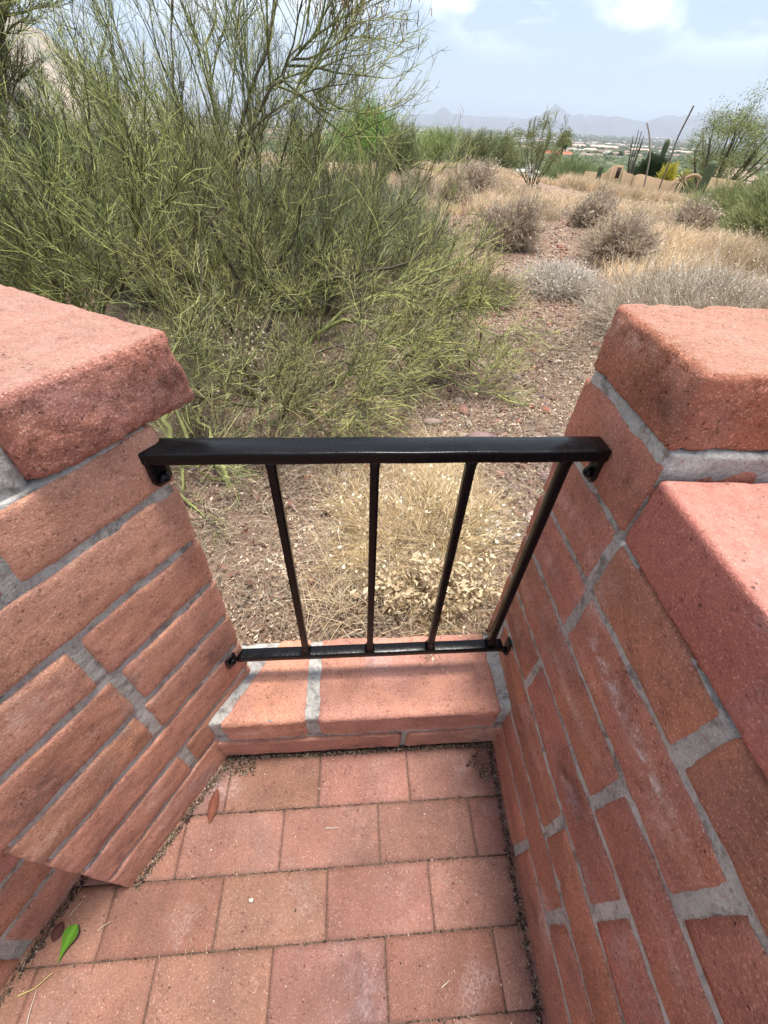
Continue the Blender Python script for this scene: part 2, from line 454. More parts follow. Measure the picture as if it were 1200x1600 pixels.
for x in (.4750, .3300, .1900, .0480):
    t_ = MB(); h = .0066
    def bm(p, x=x): return RO + (x+p[:, 0:1])*E1 + (-.116+p[:, 1:2])*E2 + p[:, 2:3]*Z
    g, q = hexgrid(3, 3, 30)
    p = (g-A([.5, .5, 0]))*A([2*h, 2*h, .8565-.316])+A([0, 0, .316])
    # weld fillet at the foot
    f = np.clip(1-(p[:, 2]-.316)/.008, 0, 1)**2*.0045
    f += np.clip(1-(.857-p[:, 2])/.005, 0, 1)**2*.002
    p[:, :2] *= (1+f/h)[:, None]
    t_.add(bm(p), q); t_.build('baluster', MT['paint'], rail, False)
def cyl(mbx, c, ax, r, L, n=16, col=(1, 1, 1), dome=0):
    ax = A(ax, float); ax /= np.linalg.norm(ax); a = np.cross(ax, Z if abs(ax[2]) < .9 else A([1., 0, 0])); a /= np.linalg.norm(a); b = np.cross(ax, a)
    t = np.arange(n)/n*2*np.pi
    rings = [(0, r), (L*.8, r), (L, r*.8)] + ([(L+dome, r*.35)] if dome else [])
    V = [c+ax*h+(np.cos(t)[:, None]*a+np.sin(t)[:, None]*b)*rr for h, rr in rings]+[(c+ax*(L+dome))[None], c[None]]
    Q = []; m_ = len(rings)
    for k in range(m_-1):
        for i in range(n): Q.append([k*n+i, k*n+(i+1) % n, (k+1)*n+(i+1) % n, (k+1)*n+i])
    T = [[(m_-1)*n+i, (m_-1)*n+(i+1) % n, m_*n] for i in range(n)]+[[(i+1) % n, i, m_*n+1] for i in range(n)]
    mbx.add(np.concatenate(V), Q, T, col)
def plate(O, D, I, u, zc, w, h, name, bolt_u=0, bolt_z=0, th=.005):
    """wall tab flat on a wall face"""
    t_ = MB(); o = O + u*D - I*(th+.002) + (zc-h/2)*Z
    def pm(p): return o+(p[:, 0:1]-w/2)*D+p[:, 1:2]*I+p[:, 2:3]*Z
    g, q = hexgrid(4, 2, 8); p = g*A([w, th, h])
    k = np.clip((.25-g[:, 2])/.25, 0, 1); p[:, 0] = (p[:, 0]-w/2)*np.sqrt(np.clip(1-(k*.8)**2, .05, 1))+w/2
    t_.add(pm(p), q); b_ = t_.build(name, MT['paint'], rail, False)
    t2 = MB(); cyl(t2, o+(bolt_z+h/2)*Z+bolt_u*D, -I, .0085, .008, 6, dome=.003); t2.build('bolt', MT['paint'], b_, False)
# top tabs hang below the rail, lower tabs stand on the bar (left) and hang (right)
plate(LO, LD, LI, -.128+.0, .842, .030, .048, 'wall_bracket', 0, -.012)
plate(RO, RD, RI, -.128+.012, .838, .026, .056, 'wall_bracket', 0, -.014)
plate(LO, LD, LI, -.110, .325, .026, .036, 'wall_bracket', 0, .004)
plate(RO, RD, RI, -.118, .292, .022, .056, 'wall_bracket', 0, -.012)
settle(rail)

# ---------------------------------------------- floor paving (two-by-one clay pavers)
pv = MB(); rowy = [.006+.113*i for i in range(24)]
starts = [.236, .094, -.012, .091, .210, .10]
for i in range(22):
    e0, e1_ = rowy[i], rowy[i+1]
    st = starts[i] if i < 6 else starts[0]+((i % 2)*.11)
    x = st-.222*3
    j = 0
    while x < 1.5:
        if x+.22 > -.05 and (i < 11 or True):
            vis = i < 7 and -.25 < x < 1.0
            def pm(p, x=x, e0=e0, s=i*31+j): 
                q = np.random.default_rng(s); dz = q.uniform(-.0012, .0012); tx = q.uniform(-.004, .004); ty = q.uniform(-.006, .006)
                return RO + (x+.0008+p[:, 0:1])*E1 + (e0+.0008+p[:, 1:2])*E2 + (-.05+p[:, 2:3]+dz+(p[:, 0:1]-.11)*tx+(p[:, 1:2]-.055)*ty)*Z
            brick(pv, .2204, .05, .1114, pm, r=.0022, res=.0085 if vis else .04, seed=400+i*17+j, amp=.0005, bulge=0, rough=1.2, col=tint(700+i*17+j, .84, 1.1, .05))
        x += .222; j += 1
pave = pv.build('paving', MT['paver'], None, True, 'structure')
# soil and grit in the joints
def soil_mat():
    m, nt, b = mat('joint_soil'); N = NT(nt)
    co = N.n('ShaderNodeTexCoord').outputs['Object']
    n = N.noise(co, 260, 4, .8)
    c = N.mix(N.rng(n, .4, .62), (.055, .035, .028), (.22, .15, .11))
    N.l(c, b.inputs['Base Color']); b.inputs['Roughness'].default_value = 1
    N.l(N.bump(n, .004, 1), b.inputs['Normal']); return m
so = MB()
def gm(p): return RO + (-.3+p[:, 0:1])*E1 + (-.05+p[:, 1:2])*E2 + (-.03+p[:, 2:3])*Z
brick(so, 2.0, .024, 2.7, gm, r=.002, res=.02, seed=77, amp=.0015, bulge=0)
so.build('joint_soil', soil_mat(), None, True, 'structure')

# ------------------------------------------------------------------ terrain
def terr(x, y):
    x = np.asarray(x, float); y = np.asarray(y, float)
    r = np.hypot(x, y)+1e-6; az = np.degrees(np.arctan2(x, y))
    rr = np.where(y < 0, 3.0, r)
    lr = np.log10(np.clip(rr, 1, None))
    prof = np.interp(lr, np.log10([1, 3, 9, 18, 26, 34, 60, 120, 200, 400, 800, 1500, 4000, 9000, 16000]),
                     [.10, .10, .10, .02, -.25, -.95, -4.6, -9, -12.5, -18, -26, -34, -46, -44, -36])
    # the slope to the right falls away sooner
    side = np.clip((az-8)/16, 0, 1)*np.clip((r-8)/18, 0, 1)
    prof = prof - side*.85*np.clip(1-(r-60)/200, 0, 1)
    p = np.stack([x, y, 0*x], -1)
    n = .05*fbm(p*.35, 3, 3)*np.clip((r-2.5)/5, 0, 1) + .012*fbm(p*2.2, 3, 5)*np.clip((r-1)/2, 0, 1)
    n = n + np.clip((r-60)/300, 0, 1)*.8*fbm(p*.012, 4, 8) + np.clip((r-1500)/3000, 0, 1)*3*fbm(p*.0012, 3, 9)
    z = prof + n + .065*np.clip((1.5-r)/.8, 0, 1)*(y > .2)
    # below the paved niche and the walls
    ins = (y < .53+.098*np.clip(x, -.7, .7)) | ((y < .52) & (x > .2))
    z = np.where(ins & (r < 6), -.12, z)
    return z
tb = MB()
rad = np.concatenate([np.linspace(0.02, .45, 6), np.geomspace(.5, 30, 260), np.geomspace(31, 16500, 150)])
ang = np.concatenate([np.radians(np.linspace(-55, 55, 420)), np.radians(np.linspace(57, 303, 60))])
RR, AA_ = np.meshgrid(rad, ang, indexing='ij')
X = RR*np.sin(AA_); Y = RR*np.cos(AA_); ZZ = terr(X, Y)
V = np.stack([X, Y, ZZ], -1).reshape(-1, 3); na = len(ang); ix = np.arange(len(V)).reshape(RR.shape)
ix2 = np.concatenate([ix, ix[:, :1]], 1)
Q = np.stack([ix2[:-1, :-1], ix2[:-1, 1:], ix2[1:, 1:], ix2[1:, :-1]], -1).reshape(-1, 4)
tb.add(V, Q)
def ground_mat():
    m, nt, b = mat('desert_ground'); N = NT(nt)
    co = N.n('ShaderNodeTexCoord').outputs['Object']
    ln = N.n('ShaderNodeVectorMath'); ln.operation = 'LENGTH'; N.l(co, ln.inputs[0]); r = ln.outputs['Value']
    c = N.mix(N.rng(N.noise(co, 2.2, 6, .7), .38, .62), (.28, .19, .14), (.21, .135, .10))
    g = N.noise(co, 70, 6, .8)
    c = N.mix(N.rng(g, .5, .66), c, (.40, .30, .22)); c = N.mix(N.rng(g, .45, .32), c, (.085, .055, .045))
    # desert scrub beyond the crest
    s = N.noise(co, .55, 5, .7)
    sc = N.mix(N.rng(s, .42, .6), (.24, .19, .13), (.10, .115, .06))
    c = N.mix(N.rng(r, 22, 40), c, sc)
    f = N.noise(co, .0016, 9, .72)
    fc = N.mix(N.rng(f, .40, .60), (.065, .085, .045), (.15, .12, .10))
    f2 = N.noise(co, .02, 5, .75)
    fc = N.mix(N.rng(f2, .5, .7, 0, .7), fc, (.05, .07, .038))
    c = N.mix(N.rng(r, 300, 900), c, fc)
    N.l(c, b.inputs['Base Color']); b.inputs['Roughness'].default_value = 1; b.inputs['Specular IOR Level'].default_value = .1
    bs = N.bump(N.math('ADD', g, N.noise(co, 18, 5, .7)), .02, .8)
    N.l(bs, b.inputs['Normal']); return m
tb.build('ground', ground_mat(), None, True, 'structure')

# far mountains and the near hillside on the left
def ridge(name, az0, az1, r0, r1, elf, seed, colr, fog=0, amp=.35, n=420, m=26):
    a = np.radians(np.linspace(az0, az1, n)); w = np.linspace(0, 1, m)
    AAx, W = np.meshgrid(a, w, indexing='ij'); rr = r0+(r1-r0)*W
    deg = np.degrees(AAx); H = (r0+r1)/2*np.tan(np.radians(elf(deg)))
    sh = np.sin(np.pi*np.clip(W, 0, 1))**.8
    x = rr*np.sin(AAx); y = rr*np.cos(AAx); sc = 6.0/(r1-r0)
    nz = fbm(np.stack([x*sc, y*sc, 0*x], -1), 5, seed)
    z = -95 + (H+95)*sh*(1+amp*nz*(1-.6*sh))
    mb_ = MB(); idx = np.arange(n*m).reshape(n, m)
    q = np.stack([idx[:-1, :-1], idx[1:, :-1], idx[1:, 1:], idx[:-1, 1:]], -1).reshape(-1, 4)
    mb_.add(np.stack([x, y, z], -1).reshape(-1, 3), q)
    mt, nt, b = mat(name+'_rock'); N = NT(nt); co = N.n('ShaderNodeTexCoord').outputs['Object']
    c = N.mix(N.rng(N.noise(co, colr[2], 8, .7), .4, .6), colr[0], colr[1])
    N.l(c, b.inputs['Base Color']); b.inputs['Roughness'].default_value = 1
    return mb_.build(name, mt, None, True, 'structure')
def el_far(d):
    k = [-60, -8, -2, 2, 3.0, 3.8, 4.8, 7, 10, 12, 13.6, 14.4, 15.2, 16.2, 18, 20.5, 22.3, 23.4, 24.6, 26.5, 29, 31, 34, 60]
    v = [.7, .7, .75, .8, .95, 1.35, .9, .75, .85, .75, 1.1, 1.75, 1.45, 1.2, 1.15, 1.15, 1.0, 1.35, 1.6, 1.55, 1.75, 1.6, 1.9, 1.5]
    return np.interp(d, k, v)-.35+.20+.06*fbm(np.stack([d*1.9, 0*d, 0*d], -1), 4, 4)
ridge('mountains', -60, 60, 12200, 15800, el_far, 21, ((.12, .11, .12), (.06, .065, .07), .003), amp=.30, n=900)
def el_hill(d):
    return np.interp(d, [-80, -45, -36, -31.5, -29.7, -27.5, -26, -24, -21, -18], [9, 7.5, 6.2, 4.2, 3.1, 1.9, 1.2, .3, -.6, -2.5])+.12*fbm(np.stack([d*1.6, 0*d, 0*d], -1), 4, 14)
ridge('hills', -80, -18, 1700, 3600, el_hill, 22, ((.36, .27, .21), (.13, .14, .085), .012), amp=.3, n=500, m=60)

# ------------------------------------------------------------------ plants: twig machinery
def unit(v): return v/(np.linalg.norm(v, axis=-1, keepdims=True)+1e-12)
def tubes(mb, P, Rr, col, sides=3):
    """P (N,K,3), Rr (N,K), col (N,3) or (N,K,3)"""
    Nn, K, _ = P.shape
    if Nn == 0: return
    T = np.empty_like(P); T[:, 1:-1] = P[:, 2:]-P[:, :-2]; T[:, 0] = P[:, 1]-P[:, 0]; T[:, -1] = P[:, -1]-P[:, -2]
    T = unit(T); ref = unit(np.where(np.abs(T[:, :1, 2:3]) > .9, A([1., 0, 0]), A([0, 0, 1.]))+0*T[:, :1])
    a = unit(np.cross(T, np.broadcast_to(ref, T.shape))); b = np.cross(T, a)
    th = np.arange(sides)/sides*2*np.pi
    V = P[:, :, None]+Rr[:, :, None, None]*(np.cos(th)[None, None, :, None]*a[:, :, None]+np.sin(th)[None, None, :, None]*b[:, :, None])
    idx = np.arange(Nn*K*sides).reshape(Nn, K, sides); nx = np.roll(idx, -1, 2)
    q = np.stack([idx[:, :-1], nx[:, :-1], nx[:, 1:], idx[:, 1:]], -1).reshape(-1, 4)
    col = np.asarray(col, float)
    if col.ndim == 1: col = np.tile(col, (Nn, 1))
    if col.ndim == 2: col = np.repeat(col[:, None], K, 1)
    mb.add(V.reshape(-1, 3), q, None, np.repeat(col[:, :, None], sides, 2).reshape(-1, 3))
def spawn(P, n, ln, ang, upb, K, bend, rg, t0=.15, t1=1.0, side=None, jit=.12, tip=True):
    """n children for every polyline; returns (N*n,K,3) and parent parameter"""
    Nn, Kp, _ = P.shape
    t = rg.uniform(t0, t1, (Nn, n))
    if tip: t[:, 0] = 1.0
    f = t*(Kp-1); i = np.clip(f.astype(int), 0, Kp-2); w = (f-i)[..., None]
    ar = np.arange(Nn)[:, None]
    S = P[ar, i]*(1-w)+P[ar, i+1]*w
    D = unit(P[ar, i+1]-P[ar, i])
    rnd = unit(rg.normal(size=S.shape)); perp = unit(np.cross(D, rnd))
    a = np.radians(rg.uniform(ang[0], ang[1], (Nn, n)))[..., None]
    if tip: a[:, 0] *= .3
    d = D*np.cos(a)+perp*np.sin(a)
    d = unit(d+A([0, 0, upb]))
    L = rg.uniform(ln[0], ln[1], (Nn, n))[..., None]*(1-.35*t[..., None])
    S = S.reshape(-1, 3); d = d.reshape(-1, 3); L = L.reshape(-1, 1)
    out = np.empty((len(S), K, 3)); out[:, 0] = S; cur = d
    for k in range(1, K):
        cur = unit(cur+rg.normal(size=cur.shape)*jit+A([0, 0, bend]))
        out[:, k] = out[:, k-1]+cur*L/(K-1)
    return out, t.reshape(-1)
def resample(pts, K, rg, jit=.02):
    pts = np.asarray(pts, float); s = np.concatenate([[0], np.cumsum(np.linalg.norm(np.diff(pts, axis=0), axis=1))])
    # smooth through the points
    t = np.linspace(0, s[-1], K); o = np.stack([np.interp(t, s, pts[:, i]) for i in range(3)], 1)
    for _ in range(2): o[1:-1] = (o[:-2]+2*o[1:-1]+o[2:])/4
    o[1:-1] += rg.normal(size=(K-2, 3))*jit
    return o
def vary(base, n, rg, v=.2, h=.08):
    base = np.asarray(base, float)
    return np.clip(base*(rg.uniform(1-v, 1+v, (n, 1)))*(1+rg.uniform(-h, h, (n, 3))), 0, 1)
def pick(cols, probs, n, rg):
    c = np.asarray(cols, float)[rg.choice(len(cols), n, p=probs)]
    return c*rg.uniform(.75, 1.25, (n, 1))

def leaves(mb, C, size, cols, rg, flat=.6, asp=.38):
    """small curled leaves: each a folded lens of four faces"""
    n = len(C); nrm = unit(rg.normal(size=(n, 3))*flat+A([0, 0, 1.])); t = unit(np.cross(nrm, rg.normal(size=(n, 3)))); s = np.cross(nrm, t)
    L = size[:, None]; W = L*asp*rg.uniform(.5, 1.3, (n, 1)); curl = rg.uniform(-.1, .35, (n, 1))*L
    V = np.stack([C-t*L/2+nrm*curl*.6, C-t*L*.08-s*W/2+nrm*curl*.25, C-t*L*.02, C-t*L*.08+s*W/2+nrm*curl*.25, C+t*L/2+nrm*curl*.7], 1)
    i = np.arange(n)[:, None]*5
    T = np.concatenate([i+A([[0, 1, 2]]), i+A([[0, 2, 3]]), i+A([[1, 4, 2]]), i+A([[2, 4, 3]])])
    mb.add(V.reshape(-1, 3), None, T, np.repeat(cols, 5, 0))
def clip_near(P, Ymin=.72):
    """drop twigs that would poke through the masonry or stand before it"""
    ok = (P[..., 1].min(1) > Ymin) & ((P[..., 2].min(1) > .03) | (P[..., 1].min(1) > 5))
    return P[ok], ok

def palo_verde(name, label, base, limbs, seed, n=(8, 8, 7, 4), size=1.0, tone=(.225, .25, .10), tw=1.0, pods=False, group=None, trunkcol=((.10, .085, .06), (.23, .25, .10)), up=.25, sub=(1, 1, 1, 1), cat='tree', ctw=None):
    rg = np.random.default_rng(seed); ctw = ctw or tw
    root = thing(name, label, cat, tuple(base), group)
    tr = MB(); cr = MB()
    K = 14
    LP = []; LR = []
    for L in limbs:
        r0, r1 = L[0], L[1]; P = resample(L[2], K, rg, .012*size)
        LP.append(P); LR.append(np.linspace(r0, r1, K)*(1+.12*rg.normal(size=K)))
    LP = A(LP); LR = A(LR)
    hh = np.clip((LP[..., 2]-base[2])/(1.1*size), 0, 1)[..., None]
    lc = A(trunkcol[0])*(1-hh*.0)+0*hh
    green = rg.random((len(LP), 1, 1)) < .5
    lc = np.where(green, A(trunkcol[1])*rg.uniform(.75, 1.2, (len(LP), 1, 1)), lc*rg.uniform(.7, 1.5, (len(LP), 1, 1)))
    tubes(tr, LP, LR, lc, 7)
    P1, t1 = spawn(LP, n[0], (.45*size*sub[0], 1.0*size*sub[0]), (20, 55), up, 7, .05, rg, .12)
    P1, _ = clip_near(P1)
    c1 = pick([(.17, .19, .08), (.29, .32, .12), (.14, .115, .085)], [.4, .35, .25], len(P1), rg)
    tubes(tr, P1, np.linspace(.0055, .0022, 7)[None]*size**.5*tw*np.ones((len(P1), 1)), c1, 4)
    P2, _ = spawn(P1, n[1], (.22*size*sub[1], .50*size*sub[1]), (20, 50), up*.9, 5, .05, rg, .15)
    P2, _ = clip_near(P2)
    base_c = [tone, (tone[0]*1.95, tone[1]*1.8, tone[2]*1.6), (.13, .105, .08), tuple(x*.28 for x in tone)]  # pale and dark tones put lit twigs and interior shade into the colour
    tubes(cr, P2, np.linspace(.0024, .0013, 5)[None]*ctw*np.ones((len(P2), 1)), pick(base_c, [.32, .22, .18, .28], len(P2), rg), 3)
    P3, _ = spawn(P2, n[2], (.09*size*sub[2], .24*size*sub[2]), (18, 48), up*.7, 3, .04, rg, .12)
    P3, _ = clip_near(P3)
    tubes(cr, P3, np.linspace(.0014, .0007, 3)[None]*ctw*np.ones((len(P3), 1)), pick(base_c, [.32, .25, .14, .29], len(P3), rg), 3)
    if n[3]:
        P4, _ = spawn(P3, n[3], (.03*size*sub[3], .085*size*sub[3]), (22, 60), .1, 2, .0, rg, .1, tip=False)
        P4, _ = clip_near(P4)
        tubes(cr, P4, np.linspace(.0010, .0005, 2)[None]*ctw*np.ones((len(P4), 1)), pick(base_c, [.38, .30, .10, .22], len(P4), rg), 3)
    tr.build('trunk', MT['bark'], root, True); cr.build('crown', MT['twig'], root)
    if pods:
        pd = MB(); far = P3[(P3[:, -1, 0] > pods[0]) & (P3[:, -1, 2] > pods[1])]
        far = far[rg.random(len(far)) < pods[2]]
        S = far[:, -1]; m_ = len(S); Kp = 5; PP = np.empty((m_, Kp, 3)); PP[:, 0] = S
        dd = unit(rg.normal(size=(m_, 3))*.35+A([0, 0, -1])); ll_ = rg.uniform(.03, .06, (m_, 1))
        for k in range(1, Kp): PP[:, k] = PP[:, k-1]+dd*ll_/(Kp-1)
        tubes(pd, PP, A([.0008, .0022, .0017, .0024, .0004])[None]*np.ones((m_, 1)), vary((.34, .20, .15), m_, rg, .3), 4)
        pd.build('seed_pods', MT['leaf'], root, kind='stuff')
    settle(root)
    return root
def L_(r0, r1, *pts): return (r0, r1, [wp(*p) for p in pts])

# main tree, trunk just left of the middle
B0 = wp(380, 560, 2.65)
limbs = [
 L_(.022, .005, (383, 560, 2.65), (390, 450, 2.65), (370, 330, 2.7), (350, 285, 2.75), (385, 200, 2.8), (412, 95, 2.9), (428, 10, 3.0), (432, -50, 3.05)),
 L_(.010, .003, (352, 285, 2.75), (368, 240, 2.8), (400, 195, 2.8), (425, 130, 2.8), (455, 80, 2.85), (480, 40, 2.9)),
 L_(.005, .002, (420, 140, 2.8), (445, 124, 2.8), (472, 128, 2.8), (496, 146, 2.8)),
 L_(.005, .002, (412, 165, 2.8), (445, 105, 2.9), (470, 75, 2.9), (496, 55, 2.9)),
 L_(.011, .003, (372, 335, 2.7), (345, 250, 2.75), (330, 160, 2.8), (326, 70, 2.9), (335, -20, 3.0)),
 L_(.011, .003, (385, 470, 2.65), (315, 330, 2.6), (280, 210, 2.6), (262, 110, 2.65), (268, 10, 2.7)),
 L_(.020, .006, (380, 545, 2.65), (280, 425, 2.45), (190, 350, 2.35), (100, 265, 2.3), (20, 200, 2.3)),
 L_(.015, .005, (378, 545, 2.7), (265, 400, 2.8), (215, 270, 2.9), (190, 180, 3.0), (178, 120, 3.0)),
 L_(.014, .005, (388, 460, 2.65), (412, 360, 2.75), (440, 300, 2.85), (470, 260, 2.9), (486, 235, 2.9)),
 L_(.015, .006, (392, 500, 2.6), (450, 445, 2.6), (520, 445, 2.6), (580, 425, 2.6), (640, 410, 2.6)),
 L_(.012, .005, (388, 540, 2.65), (430, 470, 2.75), (490, 400, 2.9), (520, 360, 3.0), (532, 330, 3.0)),
 L_(.014, .005, (390, 550, 2.7), (480, 420, 3.0), (520, 385, 3.1), (555, 365, 3.2), (580, 365, 3.2)),
 L_(.012, .004, (380, 560, 2.6), (330, 470, 2.4), (300, 380, 2.3), (320, 300, 2.25)),
 L_(.012, .004, (382, 560, 2.6), (400, 470, 2.4), (450, 380, 2.35), (470, 320, 2.35)),
]
palo_verde('palo_verde_tree', 'tall green twiggy tree behind the railing, seed pods on its right branch', B0, limbs, 11,
           n=(7, 7, 6, 3), sub=(.82, .9, 1, 1), pods=(-.42, 1.5, .5), tw=.95)
# low sprawling limbs in front, yellow-green
B1 = wp(440, 640, 2.15)
limbs = [
 L_(.015, .005, (445, 640, 2.1), (470, 570, 2.15), (478, 535, 2.2), (545, 480, 2.25), (620, 445, 2.3), (690, 420, 2.35)),
 L_(.011, .004, (500, 520, 2.2), (550, 500, 2.2), (600, 525, 2.2), (650, 560, 2.15), (692, 592, 2.1), (740, 610, 2.1)),
 L_(.010, .004, (620, 450, 2.3), (670, 462, 2.35), (720, 480, 2.35), (762, 520, 2.35)),
 L_(.010, .003, (445, 640, 2.1), (490, 600, 2.0), (560, 590, 1.95), (600, 600, 1.95)),
 L_(.012, .004, (440, 640, 2.1), (370, 600, 1.9), (310, 560, 1.8), (270, 500, 1.75)),
 L_(.010, .003, (440, 640, 2.1), (400, 560, 2.2), (370, 500, 2.3), (330, 480, 2.3)),
 L_(.010, .004, (560, 500, 2.25), (620, 500, 2.3), (690, 530, 2.35), (750, 570, 2.4)),
 L_(.010, .004, (445, 640, 2.1), (500, 640, 1.75), (540, 650, 1.65)),
]
palo_verde('palo_verde_shrub', 'low sprawling yellow-green shrub whose arching branches droop to the litter behind the railing', B1, limbs, 12,
           n=(8, 7, 6, 4), sub=(.40, .60, .8, .9), tone=(.265, .28, .11), tw=1.0, up=.0, trunkcol=((.25, .27, .10), (.33, .35, .13)), cat='shrub')
# near left, behind the cap block
B2 = azp(120, 560, 2.3); B2[2] = .1
limbs = [
 L_(.018, .005, (120, 560, 2.0), (70, 400, 1.95), (30, 290, 1.9), (0, 200, 1.9), (-20, 120, 1.9)),
 L_(.014, .004, (122, 560, 2.0), (112, 380, 2.1), (140, 280, 2.2), (135, 215, 2.3)),
 L_(.012, .004, (124, 560, 2.0), (190, 400, 2.1), (235, 310, 2.1), (245, 240, 2.1)),
 L_(.012, .004, (118, 560, 2.0), (20, 440, 1.8), (-60, 350, 1.75), (-100, 250, 1.7)),
 L_(.012, .004, (122, 560, 2.0), (170, 470, 1.9), (210, 400, 1.85), (230, 380, 1.85)),
 L_(.012, .004, (122, 560, 2.0), (100, 440, 1.8), (60, 380, 1.7), (30, 350, 1.7)),
]
palo_verde('palo_verde_shrub', 'dense green twiggy shrub filling the left edge behind the left cap block', B2, limbs, 13,
           n=(8, 7, 7, 3), sub=(.5, .7, .9, 1), tone=(.225, .26, .10), tw=.95, cat='shrub')
# fillers of the same thicket
for i_, (bx_, by_, Yb, lim, lab, tn) in enumerate([
  (470, 520, 3.2, [((470, 520), (440, 380), (400, 250), (380, 130)), ((470, 520), (500, 400), (520, 320), (500, 240)), ((470, 520), (430, 430), (330, 340), (290, 240)), ((470, 520), (540, 440), (570, 380), (580, 330)), ((470, 520), (480, 420), (470, 330), (460, 270)), ((470, 520), (530, 480), (600, 450), (650, 430))], 'green twiggy shrub directly behind the trunk of the tall tree', (.16, .18, .08)),
  (300, 500, 2.9, [((300, 500), (260, 400), (225, 310), (210, 250)), ((300, 500), (300, 400), (320, 320), (330, 270)), ((300, 500), (200, 430), (120, 380), (60, 330)), ((300, 500), (240, 440), (170, 360), (150, 300)), ((300, 500), (350, 430), (400, 380), (430, 350))], 'green twiggy shrub left of the trunk of the tall tree', (.18, .20, .085)),
  (630, 480, 3.3, [((600, 520), (590, 470), (580, 430), (570, 400)), ((600, 520), (640, 470), (650, 440), (660, 420)), ((600, 520), (660, 490), (700, 470), (730, 460)), ((600, 520), (680, 520), (730, 520), (755, 510))], 'thin green shrub right of the tall tree, at the edge of the bare path', (.24, .25, .12)),
  ]):
    limbs = [L_(.010, .004, *[(a, b, Yb+.12*k) for k, (a, b) in enumerate(l)]) for l in lim]
    palo_verde('palo_verde_shrub', lab, limbs[0][2][0], limbs, 30+i_, n=(8, 7, 7, 3), sub=(.45, .65, .9, 1), tone=tn, tw=1.0, up=.2, cat='shrub')
# low fill under the branches, close to the ground
limbs = [L_(.008, .003, (410, 600, 2.0), *l) for l in [((450, 560, 2.0), (520, 540, 2.0), (600, 540, 2.0)), ((380, 560, 1.95), (330, 530, 1.9), (280, 520, 1.85)), ((440, 600, 1.85), (500, 610, 1.8), (560, 620, 1.75)), ((420, 560, 2.1), (440, 500, 2.2), (430, 450, 2.3)), ((350, 610, 1.8), (310, 620, 1.65), (290, 640, 1.6)), ((480, 580, 2.1), (580, 560, 2.2), (680, 560, 2.3)), ((400, 640, 1.7), (420, 660, 1.55), (460, 665, 1.5))]]
palo_verde('palo_verde_shrub', 'low tangle of green twigs at the foot of the tall tree', limbs[0][2][0], limbs, 36, n=(6, 6, 6, 3), sub=(.4, .6, .8, 1), tone=(.25, .25, .12), tw=1.0, up=.1, cat='shrub')
# taller tree farther back on the left
B3 = azp(20, 420, 4.6); B3[2] = terr(B3[0], B3[1])
limbs = [
 L_(.035, .010, (30, 400, 3.9), (20, 250, 3.9), (-10, 120, 3.9), (10, 0, 3.9), (10, -100, 3.9)),
 L_(.020, .006, (25, 260, 3.9), (0, 150, 3.9), (-10, 50, 4.0), (-30, -60, 4.0)),
 L_(.020, .006, (20, 260, 3.9), (-60, 120, 3.9), (-110, 0, 3.9)),
 L_(.016, .005, (30, 330, 3.9), (70, 270, 4.0), (80, 230, 4.0)),
 L_(.016, .005, (28, 370, 3.9), (100, 330, 4.0), (150, 270, 4.0)),
]
palo_verde('palo_verde_tree', 'dark green tree cut off by the upper left corner, behind the other branches', B3, limbs, 14,
           n=(9, 9, 8, 3), size=1.1, sub=(.42, .62, .8, 1), tone=(.16, .185, .08), tw=1.5)

# ------------------------------------------------------------------ shrubs and bushes on the slope
def bush(name, label, c, w, h, seed, cols, probs, n=260, sub=(7, 5), tw=1.0, up=.6, spread=.9, group=None, cat='shrub', tipcol=None, gap=.2, core=None, fleck=None):
    """twiggy mound: stems fan out from the base"""
    rg = np.random.default_rng(seed); root = thing(name, label, cat, tuple(c), group)
    a = rg.uniform(0, 2*np.pi, n); e = np.arccos(rg.uniform(.05, 1, n)**spread)
    D = np.stack([np.cos(a)*np.sin(e)*w/2, np.sin(a)*np.sin(e)*w/2, np.cos(e)*h+.02], 1)*rg.uniform(.55, 1.02, (n, 1))
    lump = 1+.45*fbm(unit(D)*2.6+seed, 2, seed)[:, None]; D = D*lump
    K = 5; P = np.empty((n, K, 3)); s = rg.normal(size=(n, 3))*A([w, w, 0])*.05
    for k in range(K):
        t = k/(K-1); P[:, k] = A(c)+s+D*t+A([0, 0, 1.])*h*.10*math.sin(t*math.pi)*up
    P[:, 1:-1] += rg.normal(size=(n, K-2, 3))*w*.015
    st = MB(); sc = pick([tuple(x*.55 for x in cols[0]), (.10, .08, .065) if core is None else core], [.4, .6], n, rg)
    tubes(st, P, np.linspace(.0040, .0018, K)[None]*tw*np.ones((n, 1)), sc, 3)
    P2, _ = spawn(P, sub[0], (.16*w, .34*w), (15, 50), up*.4, 3, .02, rg, .35)
    tubes(st, P2, np.linspace(.0020, .0012, 3)[None]*tw*np.ones((len(P2), 1)), pick(cols, probs, len(P2), rg), 3)
    st.build('stems', MT['twig'], root)
    P3, _ = spawn(P2, sub[1], (.05*w, .15*w), (15, 60), up*.3, 2, 0, rg, .2)
    tp = MB(); tubes(tp, P3, np.linspace(.0016, .0008, 2)[None]*tw*np.ones((len(P3), 1)), pick(tipcol or cols, probs, len(P3), rg), 3)
    tp.build('twigs', MT['twig'], root)
    if fleck:
        nf, sz, fc = fleck; E_ = P3[rg.choice(len(P3), nf), -1]+rg.normal(size=(nf, 3))*w*.02; ff = MB()
        leaves(ff, E_, rg.uniform(.5, 1.3, nf)*sz, pick(fc, [.45, .3, .25], nf, rg), rg, flat=2, asp=.55); ff.build('leaves', MT['leaf'], root)
    settle(root); return root
PURP = [(.27, .21, .18), (.46, .37, .28), (.14, .105, .09)]
TAN = [(.46, .36, .23), (.36, .27, .18), (.28, .22, .17)]
